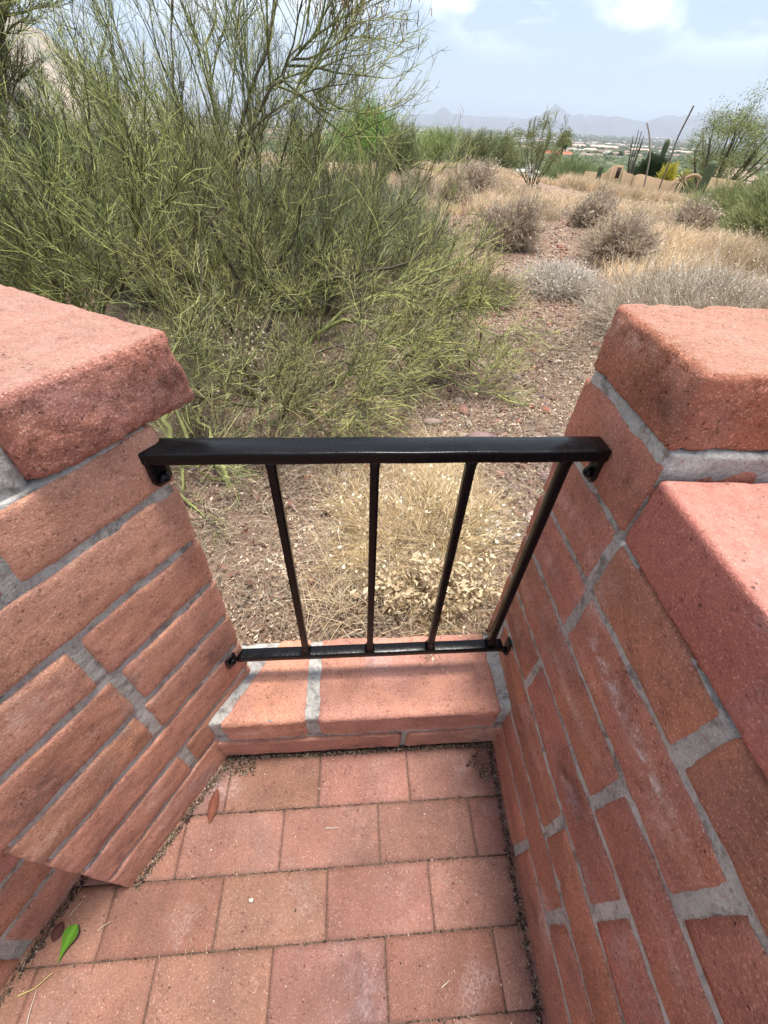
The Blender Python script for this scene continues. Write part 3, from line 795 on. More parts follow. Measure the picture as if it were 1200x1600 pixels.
def gp(px, py, r):
    """ground spot in the direction of px at range r (height from the terrain)"""
    p = azp(px, py, r); p[2] = terr(p[0], p[1]); return p
dead = [
 (792, 388, 6.3, .80, .42, 'round dead shrub with dark purple-grey stems beside the path, left of its bare ground'),
 (962, 405, 6.0, .72, .36, 'dark brittle dead shrub on the right side of the path, nearest behind the stones'),
 (742, 290, 12.5, .85, .50, 'faded purple-brown dead shrub high up in the pale grass, left of centre'),
 (706, 328, 9.0, .60, .36, 'small greyish dead shrub in the straw, left of the round dark one'),
 (915, 356, 8.2, .52, .30, 'small dark dead shrub in the middle of the path, farther up'),
 (1078, 358, 8.3, .55, .38, 'grey-green dying shrub at the right side of the slope'),
 (934, 320, 12.0, .60, .32, 'little brown dead shrub near the tan garden wall'),
 (648, 318, 9.6, .7, .40, 'pale brown dead shrub beside the green twigs of the big tree'),
]
for i, (px, py, r, w, h, lab) in enumerate(dead):
    c = gp(px, py, r)
    bush('dead_shrub', lab, c, w, h, 500+i, PURP, [.45, .3, .25], n=230, sub=(8, 6), tw=1.25, group='dead shrubs along the path', fleck=(1500, .006+.0022*r, [(.66, .56, .43), (.52, .41, .31), (.78, .70, .58)]), tipcol=[(.46, .37, .27), (.66, .54, .38), (.26, .20, .17)])
# greyish undergrowth seen through the tall tree
for i, (px, r, w, h, lab) in enumerate([(90, 5.2, 1.6, .8, 'grey-green undergrowth at the far left behind the thicket'), (210, 5.6, 1.5, .75, 'grey-green undergrowth seen through the left half of the tall tree'),
        (330, 6.2, 1.7, .8, 'grey-green undergrowth right behind the trunk of the tall tree'), (450, 5.4, 1.5, .65, 'grey-green undergrowth right of the trunk of the tall tree'), (560, 6.0, 1.4, .6, 'grey-green undergrowth under the crest below the bright green bush'), (620, 4.9, 1.0, .45, 'small grey-green undergrowth behind the tips of the drooping branches'),
        (270, 4.0, 1.2, .5, 'low grey-green undergrowth in the gloom left of the trunk'), (480, 3.9, 1.1, .4, 'low grey-green undergrowth in the gloom right of the trunk')]):
    bush('undergrowth_shrub', lab, gp(px, 430, r), w, h, 620+i, [(.22, .25, .13), (.33, .34, .20), (.16, .14, .11)], [.4, .35, .25], n=260, sub=(8, 7), tw=1.3, group='undergrowth behind the tall tree')
# big pale brittlebush at the right
c = gp(1120, 470, 3.9)
bush('brittlebush', 'wide pale grey dried brittlebush just beyond the right cap block', c, 1.25, .22, 530, [(.38, .31, .23), (.52, .44, .34), (.22, .17, .13)], [.4, .35, .25], n=520, sub=(9, 8), tw=1.0, tipcol=[(.50, .41, .30), (.64, .56, .45), (.30, .24, .18)], fleck=(9000, .014, [(.72, .66, .57), (.55, .47, .38), (.80, .76, .70)]))
c = gp(868, 470, 4.5)
bush('brittlebush', 'low silvery dry brittlebush on the stones left of the bare path', c, .70, .11, 531, [(.50, .44, .36), (.68, .61, .52), (.30, .25, .20)], [.4, .35, .25], n=160, sub=(6, 5), tw=.9, fleck=(3500, .016, [(.70, .64, .56), (.52, .46, .40), (.78, .74, .68)]))
c = gp(760, 470, 3.9)
bush('brittlebush', 'flat straw coloured brush under the tips of the green branches', c, .55, .14, 532, TAN, [.4, .35, .25], n=170, sub=(7, 5), tw=.9)

def green_bush(name, label, c, w, h, seed, tone, n=420, tw=2.0, cat='shrub', group=None, up=1.0, sub=(6, 6)):
    return bush(name, label, c, w, h, seed, [tone, tuple(x*1.5 for x in tone), tuple(x*.6 for x in tone)], [.4, .3, .3], n=n, sub=sub, tw=tw, up=up, cat=cat, group=group, spread=.75, core=tuple(x*.75 for x in tone))
green_bush('creosote_bush', 'bright green rounded bush standing on the crest right of the tall tree', gp(572, 245, 20), 2.4, 1.2, 540, (.24, .38, .10), n=900, tw=3.2, sub=(7, 6))
green_bush('palo_verde_shrub', 'pale yellow-green shrub in front of the bright green rounded bush', gp(628, 262, 14), 1.0, 1.3, 541, (.20, .23, .10), n=260, tw=2.0)
for i, (px, r, w, h, tone, lab) in enumerate([
    (690, 30, 3.2, 1.15, (.28, .34, .13), 'light green low bush on the crest, nearest the town view'),
    (735, 27, 2.2, 1.05, (.25, .27, .14), 'dull olive bush on the crest, second from the left of the town view'),
    (775, 28, 2.4, 1.1, (.25, .29, .15), 'grey-green bush on the crest, left of the wispy upright tree'),
    (890, 30, 2.6, .95, (.22, .27, .12), 'olive bush right of the wispy tree, in front of the red roof'),
    (912, 33, 2.6, 1.0, (.23, .29, .12), 'leafy green bush left of the end of the tan garden wall'),
    (1010, 33, 2.4, 1.0, (.20, .24, .12), 'dusty olive bush behind the tan wall among the cacti'),
    (1075, 36, 3.0, 1.1, (.20, .24, .12), 'grey-green bush behind the arch of the tan wall'),
    ]):
    green_bush('desert_bush', lab, gp(px, 260, r), w, h, 550+i, tone, n=420, tw=3.6, group='green bushes along the crest')
# wispy upright palo verde in the middle distance
c = gp(832, 285, 16)
def far_tree(name, label, c, h, w, seed, tone, nl=14, n=(6, 6, 6, 0), tw=2.2, up=.35, lean=(0, 0), cat='tree', trunkcol=((.07, .055, .045), (.12, .10, .06)), low=.12, sub=(1, 1, 1, 1), r0=.05, size=None, ctw=None, foliage=None):
    rg = np.random.default_rng(seed+1000); limbs = []
    for k in range(nl):
        a = rg.uniform(0, 2*np.pi); rr_ = w/2*rg.uniform(.25, 1.0); hh = h*rg.uniform(.62, .98)*(1-.25*(rr_/(w/2))**2)
        b = A(c)+A([math.cos(a), math.sin(a), 0])*.05
        m1 = b+A([math.cos(a)*rr_*.30+lean[0]*.4, math.sin(a)*rr_*.30+lean[1]*.4, hh*(low+.18)])
        m2 = b+A([math.cos(a)*rr_*.72+lean[0]*.8, math.sin(a)*rr_*.72+lean[1]*.8, hh*.66])
        e = b+A([math.cos(a)*rr_+lean[0], math.sin(a)*rr_+lean[1], hh])
        limbs.append((r0, r0*.22, [b, m1, m2, e]))
    root = palo_verde(name, label, c, limbs, seed, n=n, size=size or h/3.0, tone=tone, tw=tw, up=up, cat=cat, trunkcol=trunkcol, sub=sub, ctw=ctw)
    if foliage:
        nc, nl_, lsz, rad = foliage; fm = MB(); ends = A([np.asarray(l[2][-1])*(1-q)+np.asarray(l[2][-2])*q+rg.normal(size=3)*rad*.8 for l in limbs for q in (rg.uniform(-.1, .2), rg.uniform(.2, .75))])
        C = ends[rg.integers(0, len(ends), nc)]+rg.normal(size=(nc, 3))*A([1, 1, .62])*rad*.35
        C = np.repeat(C, nl_, 0)+rg.normal(size=(nc*nl_, 3))*A([1, 1, .7])*rad*.22
        leaves(fm, C, rg.uniform(.5, 1.4, len(C))*lsz, np.repeat(pick([tone, tuple(x*1.4 for x in tone), tuple(x*.6 for x in tone)], [.4, .3, .3], nc, rg), nl_, 0)*rg.uniform(.7, 1.3, (nc*nl_, 1)), rg, flat=2, asp=.35)
        fm.build('foliage', MT['leaf'], root); root.children[-1].matrix_parent_inverse = Matrix.Translation(root.location).inverted(); settle(root)
    return root
far_tree('palo_verde_tree', 'wispy upright yellow-green tree standing alone on the crest in front of the town', c, 1.65, 1.9, 570, (.20, .22, .10), nl=16, n=(6, 6, 5, 0), tw=1.7, ctw=1.6, r0=.012, sub=(.8, .8, .8, 1), foliage=(420, 22, .040, .26))
# mesquite at right, behind the garden wall
c = gp(1112, 290, 34); c[2] -= .2
far_tree('mesquite_tree', 'airy dark-limbed tree leaning right behind the tan garden wall', c, 4.3, 6.0, 571, (.23, .26, .11), nl=20, n=(6, 6, 5, 0), tw=3.0, ctw=3.5, r0=.10, lean=(.6, 0), sub=(.7, .7, .8, 1), up=.04, foliage=(700, 34, .085, .85))
# yellow-green palo verde thicket in the right middle ground
for i, (px, r, w, h, lab) in enumerate([(1178, 10.5, 1.7, .50, 'soft yellow-green shrub at the right edge, in front of the tan wall'),
                                   (1118, 12.0, 1.0, .38, 'smaller yellow-green shrub left of the one at the right edge'),
                                   (1235, 9.0, 1.3, .60, 'yellow-green shrub cut off by the right edge above the brittlebush')]):
    green_bush('palo_verde_shrub', lab, gp(px, 330, r), w, h, 580+i, (.25, .27, .115), n=520, tw=1.6, sub=(8, 7))

# ------------------------------------------------------------------ grass, litter, stones
def path_mask(x, y):
    """1 on the bare stony path"""
    cx = np.interp(y, [0, 2, 3.2, 4.8, 6.5, 8.5, 11, 14], [.2, .75, 1.15, 1.62, 2.15, 2.95, 4.1, 5.6])
    wd = np.interp(y, [0, 2, 3.2, 4.8, 6.5, 8.5, 11, 14], [.8, .8, .75, .62, .50, .42, .30, .2])
    return np.clip(1.25-np.abs(x-cx)/wd, 0, 1)
def blades(mb, S, H, lean, wid, cols, rg, K=3):
    n = len(S); a = rg.uniform(0, 2*np.pi, n); d = np.stack([np.cos(a), np.sin(a), 0*a], 1)
    P = np.empty((n, K, 3))
    for k in range(K):
        t = k/(K-1); P[:, k] = S+A([0, 0, 1.])*H[:, None]*t*(1-.25*t*lean[:, None])+d*(H*lean)[:, None]*t**1.7
    s = np.stack([-np.sin(a), np.cos(a), 0*a], 1)
    b = rg.uniform(0, 2*np.pi, n); s = s*np.cos(b)[:, None]+d*np.sin(b)[:, None]
    w = np.linspace(1, .15, K)[None, :]*wid[:, None]
    V = np.stack([P-s[:, None]*w[..., None], P+s[:, None]*w[..., None]], 2)
    idx = np.arange(n*K*2).reshape(n, K, 2)
    q = np.stack([idx[:, :-1, 0], idx[:, :-1, 1], idx[:, 1:, 1], idx[:, 1:, 0]], -1).reshape(-1, 4)
    mb.add(V.reshape(-1, 3), q, None, np.repeat(cols, K*2, 0))
def sector(n, r0, r1, a0, a1, rg, pw=1.0):
    r = r0*(r1/r0)**(rg.random(n)**pw); a = np.radians(rg.uniform(a0, a1, n)); return r*np.sin(a), r*np.cos(a)
STRAW = [(.62, .46, .27), (.70, .56, .38), (.50, .37, .25), (.56, .48, .38)]
rg = np.random.default_rng(91); gb = MB()
x, y = sector(16000, 3.0, 30, -30, 58, rg, .75)
dens = fbm(np.stack([x*.8, y*.8, 0*x], -1), 3, 31)
keep = (path_mask(x, y) < .3+.25*rg.random(len(x))) & (dens > -.42+.62*rg.random(len(x))) & ~((x < .9) & (y < 4.6))
x, y = x[keep], y[keep]; m_ = len(x); per = 34
r = np.hypot(x, y)
xx = np.repeat(x, per)+rg.normal(size=m_*per)*.07; yy = np.repeat(y, per)+rg.normal(size=m_*per)*.07
S = np.stack([xx, yy, terr(xx, yy)-.005], 1)
tall = np.repeat(rg.uniform(.10, .27, m_)*(1+.25*fbm(np.stack([x*.5, y*.5, 0*x], -1), 2, 33)), per)
blades(gb, S, tall*rg.uniform(.5, 1.15, m_*per), rg.uniform(.2, 1.1, m_*per), .0013+.00034*np.hypot(xx, yy), pick(STRAW, [.35, .3, .2, .15], m_*per, rg)*np.repeat(rg.uniform(.6, 1.25, m_)*np.clip(1+.35*fbm(np.stack([x*1.3, y*1.3, 0*x], -1), 3, 37), .55, 1.4), per)[:, None], rg)
k = rg.choice(len(S), 70000); Cg = S[k]+np.stack([rg.normal(size=70000)*.03, rg.normal(size=70000)*.03, tall[k]*rg.uniform(.45, 1.15, 70000)], 1)
leaves(gb, Cg, (.006+.0017*np.hypot(Cg[:, 0], Cg[:, 1]))*rg.uniform(.6, 1.5, 70000), pick([(.72, .60, .42), (.80, .71, .55), (.52, .40, .27), (.36, .27, .20)], [.35, .25, .25, .15], 70000, rg), rg, flat=2, asp=.4)
tag(gb.build('dry_grass', MT['leaf']), 'dry straw coloured grass covering the slope on both sides of the path', 'grass', kind='stuff')
# taller grass in front of the garden wall
x, y = sector(1500, 22.5, 27.5, 17, 36, rg, 1); per = 30; xx = np.repeat(x, per)+rg.normal(size=len(x)*per)*.14; yy = np.repeat(y, per)+rg.normal(size=len(x)*per)*.14
S = np.stack([xx, yy, terr(xx, yy)], 1); tb_ = MB()
blades(tb_, S, np.repeat(rg.uniform(.25, .62, len(x)), per)*rg.uniform(.5, 1.1, len(xx)), rg.uniform(.2, 1, len(xx)), np.full(len(xx), .011), pick(STRAW, [.35, .3, .2, .15], len(xx), rg)*np.repeat(rg.uniform(.6, 1.2, len(x)), per)[:, None], rg)
tag(tb_.build('tall_grass', MT['leaf']), 'tall dry grass growing along the front of the tan garden wall', 'grass', kind='stuff')
# golden dry grass and leafy debris right behind the sill
rg = np.random.default_rng(92); gb = MB()
n_ = 12000; x = rg.uniform(-.25, .42, n_); y = rg.uniform(.62, 1.75, n_)
dens = (np.clip(1-np.abs(x-.17-.10*(y-1))/.36, 0, 1)*np.clip((1.70-y)/.5, 0, 1)*.50*np.clip((y-.72)/.25, .35, 1)+.07)*np.clip(.8+1.3*fbm(np.stack([x*9, y*9, 0*x], -1), 2, 61), .05, 1.3)
k = rg.random(n_) < dens; x, y = x[k], y[k]; per = 5
xx = np.repeat(x, per)+rg.normal(size=len(x)*per)*.02; yy = np.repeat(y, per)+rg.normal(size=len(x)*per)*.02
ok = (yy > .60) & (xx < .40-.0*yy); xx, yy = xx[ok], yy[ok]; m_ = len(xx)
S = np.stack([xx, yy, terr(xx, yy)], 1)
blades(gb, S, rg.uniform(.03, .12, m_), rg.uniform(.4, 2.2, m_), rg.uniform(.0006, .0012, m_), pick([(.58, .42, .23), (.68, .55, .36), (.36, .26, .15), (.74, .65, .50)], [.32, .27, .26, .15], m_, rg), rg, 4)
tag(gb.build('dry_grass', MT['leaf']), 'matted golden dry grass on the ground right behind the brick sill', 'grass', kind='stuff')

LIT = [(.42, .31, .22), (.60, .49, .35), (.24, .16, .11), (.70, .60, .46), (.25, .145, .11), (.12, .085, .07)]
PL = [.27, .20, .21, .09, .09, .14]
rg = np.random.default_rng(93); lb = MB()
n_ = 125000; x = rg.uniform(-1.3, 1.5, n_); y = .50+rg.random(n_)**1.15*2.9
k = (y > .545+.098*np.clip(x, -.5, .5)) & (fbm(np.stack([x*5, y*5, 0*x], -1), 3, 81) > -.75+.9*rg.random(n_)); x, y = x[k], y[k]; n_ = len(x)
C = np.stack([x, y, terr(x, y)+rg.uniform(.001, .016, n_)], 1)
pt = lambda x, y, s=1.0: np.clip(.95+.75*fbm(np.stack([x*3.1*s, y*3.1*s, 0*x], -1), 4, 71), .35, 1.5)[:, None]
leaves(lb, C, np.clip(rg.lognormal(-4.62, .42, n_), .004, .03), pick(LIT, PL, n_, rg)*pt(x, y), rg)
n_ = 2600; x = rg.uniform(-1.2, 1.3, n_); y = .66+rg.random(n_)*2.4
leaves(lb, np.stack([x, y, terr(x, y)+rg.uniform(.006, .02, n_)], 1), rg.uniform(.02, .036, n_), pick([(.22, .12, .09), (.34, .24, .17), (.16, .09, .07), (.56, .46, .34)], [.35, .3, .2, .15], n_, rg), rg, flat=.8, asp=.5)
n_ = 90000; x, y = sector(n_, 2.8, 15, -16, 52, rg, .9)
C = np.stack([x, y, terr(x, y)+rg.uniform(.002, .02, n_)], 1); r = np.hypot(x, y)
leaves(lb, C, rg.uniform(.008, .022, n_)*(.7+.16*r), pick(LIT, PL, n_, rg)*pt(x, y, .4), rg)
# bits of straw and broken twig
n_ = 26000; x = rg.uniform(-1.3, 1.5, n_); y = .60+rg.random(n_)*2.6; a = rg.uniform(0, 6.28, n_); L = rg.uniform(.015, .075, n_)
c0 = np.stack([x, y, terr(x, y)+rg.uniform(.004, .02, n_)], 1); dv = np.stack([np.cos(a), np.sin(a), rg.normal(size=n_)*.15], 1)*L[:, None]
mid = c0+dv*.5+rg.normal(size=(n_, 3))*L[:, None]*.06
tubes(lb, np.stack([c0, mid, c0+dv], 1), np.tile(A([.0008, .0009, .0004]), (n_, 1))*rg.uniform(.6, 1.5, (n_, 1)), pick([(.45, .36, .25), (.60, .52, .40), (.22, .17, .13), (.35, .31, .25)], [.3, .25, .2, .25], n_, rg), 3)
tag(lb.build('leaf_litter', MT['leaf']), 'brown and tan leaf litter, straw and broken twigs covering the ground', 'leaf litter', kind='stuff')

# stones
rg = np.random.default_rng(94); sb = MB()
ico_v = A([[-1, 1.618, 0], [1, 1.618, 0], [-1, -1.618, 0], [1, -1.618, 0], [0, -1, 1.618], [0, 1, 1.618], [0, -1, -1.618], [0, 1, -1.618], [1.618, 0, -1], [1.618, 0, 1], [-1.618, 0, -1], [-1.618, 0, 1]])/1.902
ico_f = A([[0, 11, 5], [0, 5, 1], [0, 1, 7], [0, 7, 10], [0, 10, 11], [1, 5, 9], [5, 11, 4], [11, 10, 2], [10, 7, 6], [7, 1, 8], [3, 9, 4], [3, 4, 2], [3, 2, 6], [3, 6, 8], [3, 8, 9], [4, 9, 5], [2, 4, 11], [6, 2, 10], [8, 6, 7], [9, 8, 1]])
n_ = 15000; x, y = sector(n_, 1.0, 16, -14, 42, rg, .7)
pm_ = path_mask(x, y); k = rg.random(n_) < .18+.82*pm_; x, y = x[k], y[k]; n_ = len(x)
sz = rg.lognormal(-4.95, .50, n_)*(1+.20*np.hypot(x, y)); sz = np.clip(sz, .003, .10)
V = ico_v[None]*(1+.28*rg.normal(size=(n_, 12, 1)))*(sz[:, None, None]*rg.uniform(.5, 1.3, (n_, 1, 3))*A([1, 1, .55]))
V = V+np.stack([x, y, terr(x, y)+sz*.12], 1)[:, None]
sb.add(V.reshape(-1, 3), None, (np.arange(n_)[:, None, None]*12+ico_f[None]).reshape(-1, 3), np.repeat(pick([(.30, .17, .13), (.36, .27, .22), (.24, .16, .15), (.42, .34, .28), (.30, .12, .08)], [.33, .2, .3, .1, .07], n_, rg), 12, 0))
tag(sb.build('gravel', MT['stone']), 'reddish angular stones scattered along the bare path', 'gravel', kind='stuff')

# dried weeds with papery leaves behind the sill, and under the tree
def weed(label, c, w, h, seed, n=40, leafn=14, lsize=.022, cols=((.62, .50, .33), (.72, .62, .45), (.50, .38, .24)), heads=0, name='dried_weed', lean=None):
    rg = np.random.default_rng(seed); root = thing(name, label, 'dry plant', tuple(c))
    a = rg.uniform(0, 2*np.pi, n); e = rg.uniform(.2, 1.25, n); D = np.stack([np.cos(a)*np.sin(e)*w/2, np.sin(a)*np.sin(e)*w/2, np.cos(e)*h], 1)*rg.uniform(.6, 1.1, (n, 1))
    K = 5; P = A(c)[None, None]+D[:, None]*np.linspace(0, 1, K)[None, :, None]; P[:, 1:] += rg.normal(size=(n, K-1, 3))*w*.03
    st = MB(); tubes(st, P, np.linspace(.0014, .0006, K)[None]*np.ones((n, 1)), pick([(.40, .31, .2), (.30, .22, .15)], [.6, .4], n, rg), 3)
    st.build('stems', MT['twig'], root)
    t = rg.uniform(.25, 1, (n, leafn)); f = t*(K-1); i = np.clip(f.astype(int), 0, K-2); wv = (f-i)[..., None]
    C = (P[np.arange(n)[:, None], i]*(1-wv)+P[np.arange(n)[:, None], i+1]*wv).reshape(-1, 3)+rg.normal(size=(n*leafn, 3))*lsize*.35
    C = C[(C[:, 1] > .635) & (C[:, 2] > .09)]
    lf = MB(); leaves(lf, C, rg.uniform(.5, 1.25, len(C))*lsize, pick(cols, [.45, .25, .3], len(C), rg), rg, flat=1.6, asp=.42)
    lf.build('leaves', MT['leaf'], root)
    if heads:
        hd = MB(); T = P[rg.choice(n, heads), -1]
        for q in T:
            v = ico_v*rg.uniform(.0035, .0065)+q; hd.add(v, None, ico_f, vary((.66, .58, .44), 12, rg, .1))
        hd.build('seed_heads', MT['leaf'], root, kind='stuff')
    settle(root)
def gz(x, y): return A([x, y, float(terr(x, y))])
weed('dried plant with curled papery leaves behind the sill, between the right two balusters', gz(.16, .735), .32, .15, 601, n=110, leafn=16, lsize=.028)
weed('dried leafy weed behind the sill at the foot of the right brick wall', gz(.27, .76), .22, .14, 602, n=56, leafn=14, lsize=.026)
bush('dead_shrub', 'low twiggy tan dry bush right behind the sill, seen between the balusters', gz(.15, .96), .62, .055, 640, [(.55, .41, .21), (.68, .53, .31), (.32, .23, .13)], [.4, .35, .25], n=70, sub=(6, 4), tw=.7, up=.1, fleck=(1600, .013, [(.72, .60, .40), (.60, .46, .27), (.80, .72, .56)]))
weed('smaller dried leafy weed behind the sill between the middle balusters', gz(.03, .73), .20, .11, 603, n=50, leafn=12, lsize=.022)
weed('silvery white dry leaves piled against the outer corner of the right wall', gz(.36, 1.02), .22, .07, 604, n=46, leafn=16, lsize=.020, cols=((.66, .62, .54), (.74, .71, .64), (.5, .45, .37)))
weed('pale dry weed with round white seed heads under the tree', wp(395, 590, 2.05)*A([1, 1, 0])+A([0, 0, .1]), .50, .42, 605, n=90, leafn=12, lsize=.020, heads=60, cols=((.56, .47, .34), (.68, .60, .47), (.36, .28, .2)))
weed('straw coloured weed in the gloom under the drooping branches', wp(650, 560, 2.45)*A([1, 1, 0])+A([0, 0, .1]), .30, .22, 606, n=36, leafn=10, lsize=.024)
weed('tangle of bleached stalks just right of the left cap block', wp(300, 690, 1.55)*A([1, 1, 0])+A([0, 0, .1]), .55, .40, 607, n=90, leafn=6, lsize=.014, heads=18, cols=((.50, .46, .30), (.60, .55, .38), (.36, .32, .2)))
weed('dry leafy weed between the tree trunk and the drooping branches', wp(520, 590, 2.2)*A([1, 1, 0])+A([0, 0, .1]), .50, .24, 608, n=60, leafn=12, lsize=.020)

# yellow-green branches beside the left pier
B4 = A([-.62, 1.25, .1])
limbs = [(.010, .003, [wp(262, 640, 1.35), wp(272, 700, 1.25), wp(284, 770, 1.15), wp(312, 822, 1.08), wp(330, 846, 1.05)]),
         (.008, .003, [B4, wp(255, 640, 1.35), wp(268, 560, 1.45), wp(300, 480, 1.6)]),
         (.008, .003, [B4, wp(300, 640, 1.5), wp(350, 600, 1.6), wp(390, 560, 1.7)]),
         (.007, .003, [B4, wp(300, 720, 1.3), wp(360, 720, 1.35), wp(430, 740, 1.4)])]
palo_verde('palo_verde_shrub', 'thin yellow-green branches curling beside the left pier under the top rail', B4, limbs, 15,
           n=(8, 6, 5, 3), sub=(.30, .5, .7, .8), tone=(.26, .28, .13), tw=.8, up=.0, trunkcol=((.30, .32, .12), (.38, .38, .15)), cat='shrub')

# ------------------------------------------------------------------ garden wall, cacti, houses, town
def solve_r(px, py, hgt, r0=110, r1=1800):
    rs = np.geomspace(r0, r1, 400)
    P = np.stack([azp(px, py, r) for r in rs]); g = terr(P[:, 0], P[:, 1])+hgt
    k = np.argmin(np.abs(P[:, 2]-g)/rs); return float(rs[k])
gw = thing('garden_wall', 'tan stucco garden wall with stepped curved top and small pillar, beyond the path', 'wall', tuple(gp(1000, 290, 28)))
STUC = (.34, .24, .15)
def wall_run(pts, name='wall', th=.22, mbx=None):
    """pts: (px, py_top, r)"""
    T = A([azp(*p) for p in pts]); B = T.copy(); B[:, 2] = T[:, 2].min()-2.2
    d = unit(T[-1:, :2]-T[:1, :2])*np.ones((len(T), 1)); nn = np.concatenate([np.stack([-d[:, 1], d[:, 0]], 1), np.zeros((len(d), 1))], 1)*th
    V = np.concatenate([B, T, T+nn, B+nn]); n = len(T); Q = []
    for i in range(n-1):
        for k in range(4):
            a = k*n+i; b = ((k+1) % 4)*n+i
            Q.append([a, a+1, b+1, b])
    Q += [[0, n, 2*n, 3*n], [n-1, 4*n-1, 3*n-1, 2*n-1]]
    m_ = mbx or MB(); m_.add(V, Q, None, STUC)
    if mbx is None: return m_.build(name, MT['plaster'], gw)
def rl_(px):
    # one straight run in plan
    d = ray(px, 280); az = math.atan2(d[0], d[1]); n = A([math.sin(R(14)), math.cos(R(14))]); return 28.0/(math.sin(az)*n[0]+math.cos(az)*n[1])
def wr(l): return [(a, b, rl_(a)) for a, b in l]
w_ = MB()
wall_run(wr([(915, 268), (934, 269.5), (945, 272), (950, 268), (956, 262), (961, 259)]), mbx=w_)
wall_run(wr([(975.5, 265), (979, 270), (990, 273)]), mbx=w_)
wall_run(wr([(990, 276), (998, 273), (1004, 272.5), (1020, 277), (1050, 284.5), (1056, 281), (1062, 277.5)]), mbx=w_)
wall_run(wr([(1095, 279), (1104, 276.5), (1112, 277), (1147, 282), (1185, 289), (1260, 303)]), mbx=w_)
w_.build('wall', MT['plaster'], gw)
m_ = MB(); wall_run(wr([(961.2, 258.2), (968, 258.4), (975.2, 259.0)]), th=.4, mbx=m_)
pl_ = m_.build('pillar', MT['plaster'], gw)
m_ = MB(); c = azp(966, 270, rl_(966)-.02); m_.box((-.09, -.03, -.20), (.09, .03, .20), (.05, .035, .03), lambda v: v+c); m_.build('niche', MT['plain'], gw)
# arch beside the dip
m_ = MB(); cA = azp(1079, 292, rl_(1079)-.3); n = 18; th = np.linspace(0, np.pi, n); ri, ro = .36, .47
ex = unit(A([math.cos(R(28)), -math.sin(R(28)), 0])); 
prof = [cA+ex*(-ri)-Z*1.6]+[cA+ex*(-ri*math.cos(t))+Z*ri*math.sin(t) for t in th]+[cA+ex*ri-Z*1.6]
outr = [cA+ex*(-ro)-Z*1.6]+[cA+ex*(-ro*math.cos(t))+Z*ro*math.sin(t) for t in th]+[cA+ex*ro-Z*1.6]
i_ = A(prof); o_ = A(outr); bk = A([.2, .45, 0]); n = len(i_); V = np.concatenate([i_, o_, o_+bk, i_+bk]); Q = []
for i in range(n-1):
    for k in range(4):
        a = k*n+i; b = ((k+1) % 4)*n+i; Q.append([a, b, b+1, a+1])
m_.add(V, Q, None, STUC); m_.build('arch', MT['plaster'], gw)
settle(gw)

def saguaro(label, px, pyb, r, tp, rad, seed, top=(0, 0)):
    c = azp(px, pyb, r); h = float(azp(*tp, r)[2]-c[2]); n = 15*4; k = 16; t = np.arange(n)/n*2*np.pi
    rib = 1-.13*(1-np.abs(np.cos(t*15/2)))
    V = []
    for i in range(k+1):
        s = i/k; rr = rad*(.80+.25*math.sin(min(1, s*1.15)*math.pi*.62))*(math.sqrt(max(0.02, 1-((s-.9)/.1)**2)) if s > .9 else 1)
        V.append(np.stack([np.cos(t)*rr*rib+top[0]*s*s, np.sin(t)*rr*rib+top[1]*s*s, np.full(n, s*h)], 1)+c)
    V = np.concatenate(V); idx = np.arange((k+1)*n).reshape(k+1, n); nx = np.roll(idx, -1, 1)
    Q = np.stack([idx[:-1], nx[:-1], nx[1:], idx[1:]], -1).reshape(-1, 4)
    root = thing('saguaro_cactus', label, 'cactus', tuple(c)); m_ = MB()
    col = np.tile(np.where(np.abs(np.cos(t*15/2)) > .8, 1.25, .7), k+1)[:, None]*A([.11, .145, .075])
    m_.add(V, Q, [[idx[-1, i], idx[-1, (i+1) % n], idx[-1, (i+2) % n]] for i in range(0, n-2)], col); m_.build('stem', MT['plain'], root, True)
    m_ = MB(); rg = np.random.default_rng(seed); P = V[rg.choice(len(V)-n, 500)]; o = P+unit(P-c-A([0, 0, 1.])*(P-c)[:, 2:3])*.018
    tubes(m_, np.stack([P, o], 1), np.tile(A([.004, .002]), (500, 1)), (.45, .42, .33)); m_.build('spines', MT['twig'], root, kind='stuff')
    settle(root)
saguaro('short slim saguaro standing in front of the left end of the tan wall', 926, 306, 27.5, (941, 257), .105, 1)
saguaro('stubby saguaro behind the tan wall, left of the tallest one', 1000, 286, 32, (1012, 233), .13, 2)
saguaro('tallest saguaro, rising above the tan wall beside the yellow flowering bush', 1018, 288, 32, (1040, 216), .13, 3)
saguaro('thick pale saguaro in front of the right part of the tan wall beside the arch', 1089, 312, 25.5, (1110, 250), .16, 4)
def stalk_plant(name, label, cat, c, stems, col, group=None):
    root = thing(name, label, cat, tuple(c)); 
    for (r0, r1, pts) in stems:
        m_ = MB(); rg = np.random.default_rng(5); P = resample(pts, 10, rg, .01); tubes(m_, P[None], np.linspace(r0, r1, 10)[None], col, 6); m_.build('stem', MT['bark'], root)
    settle(root)
c = gp(984, 290, 29)
stalk_plant('ocotillo', 'clump of bare dark ocotillo wands before the tan wall', 'plant', c,
            [(.035, .015, [c+A([dx*.1, 0, 0]), azp(984+dx*8, 260, 29), azp(984+dx*22+a, b, 29)]) for dx, a, b in ((-.3, 12, 212), (.0, 14, 203), (.35, 11, 205), (.6, 9, 212), (-.1, 4, 225), (.8, 2, 222))], (.10, .085, .07))
c = azp(1006, 292, 28)
stalk_plant('agave_stalk', 'bare grey flower stalk rising straight in front of the stubby saguaro', 'plant', c, [(.035, .03, [c, azp(1013, 262, 28), azp(1018, 225, 28), azp(1011, 192, 28)])], (.33, .29, .24))
c = azp(1028, 300, 28)
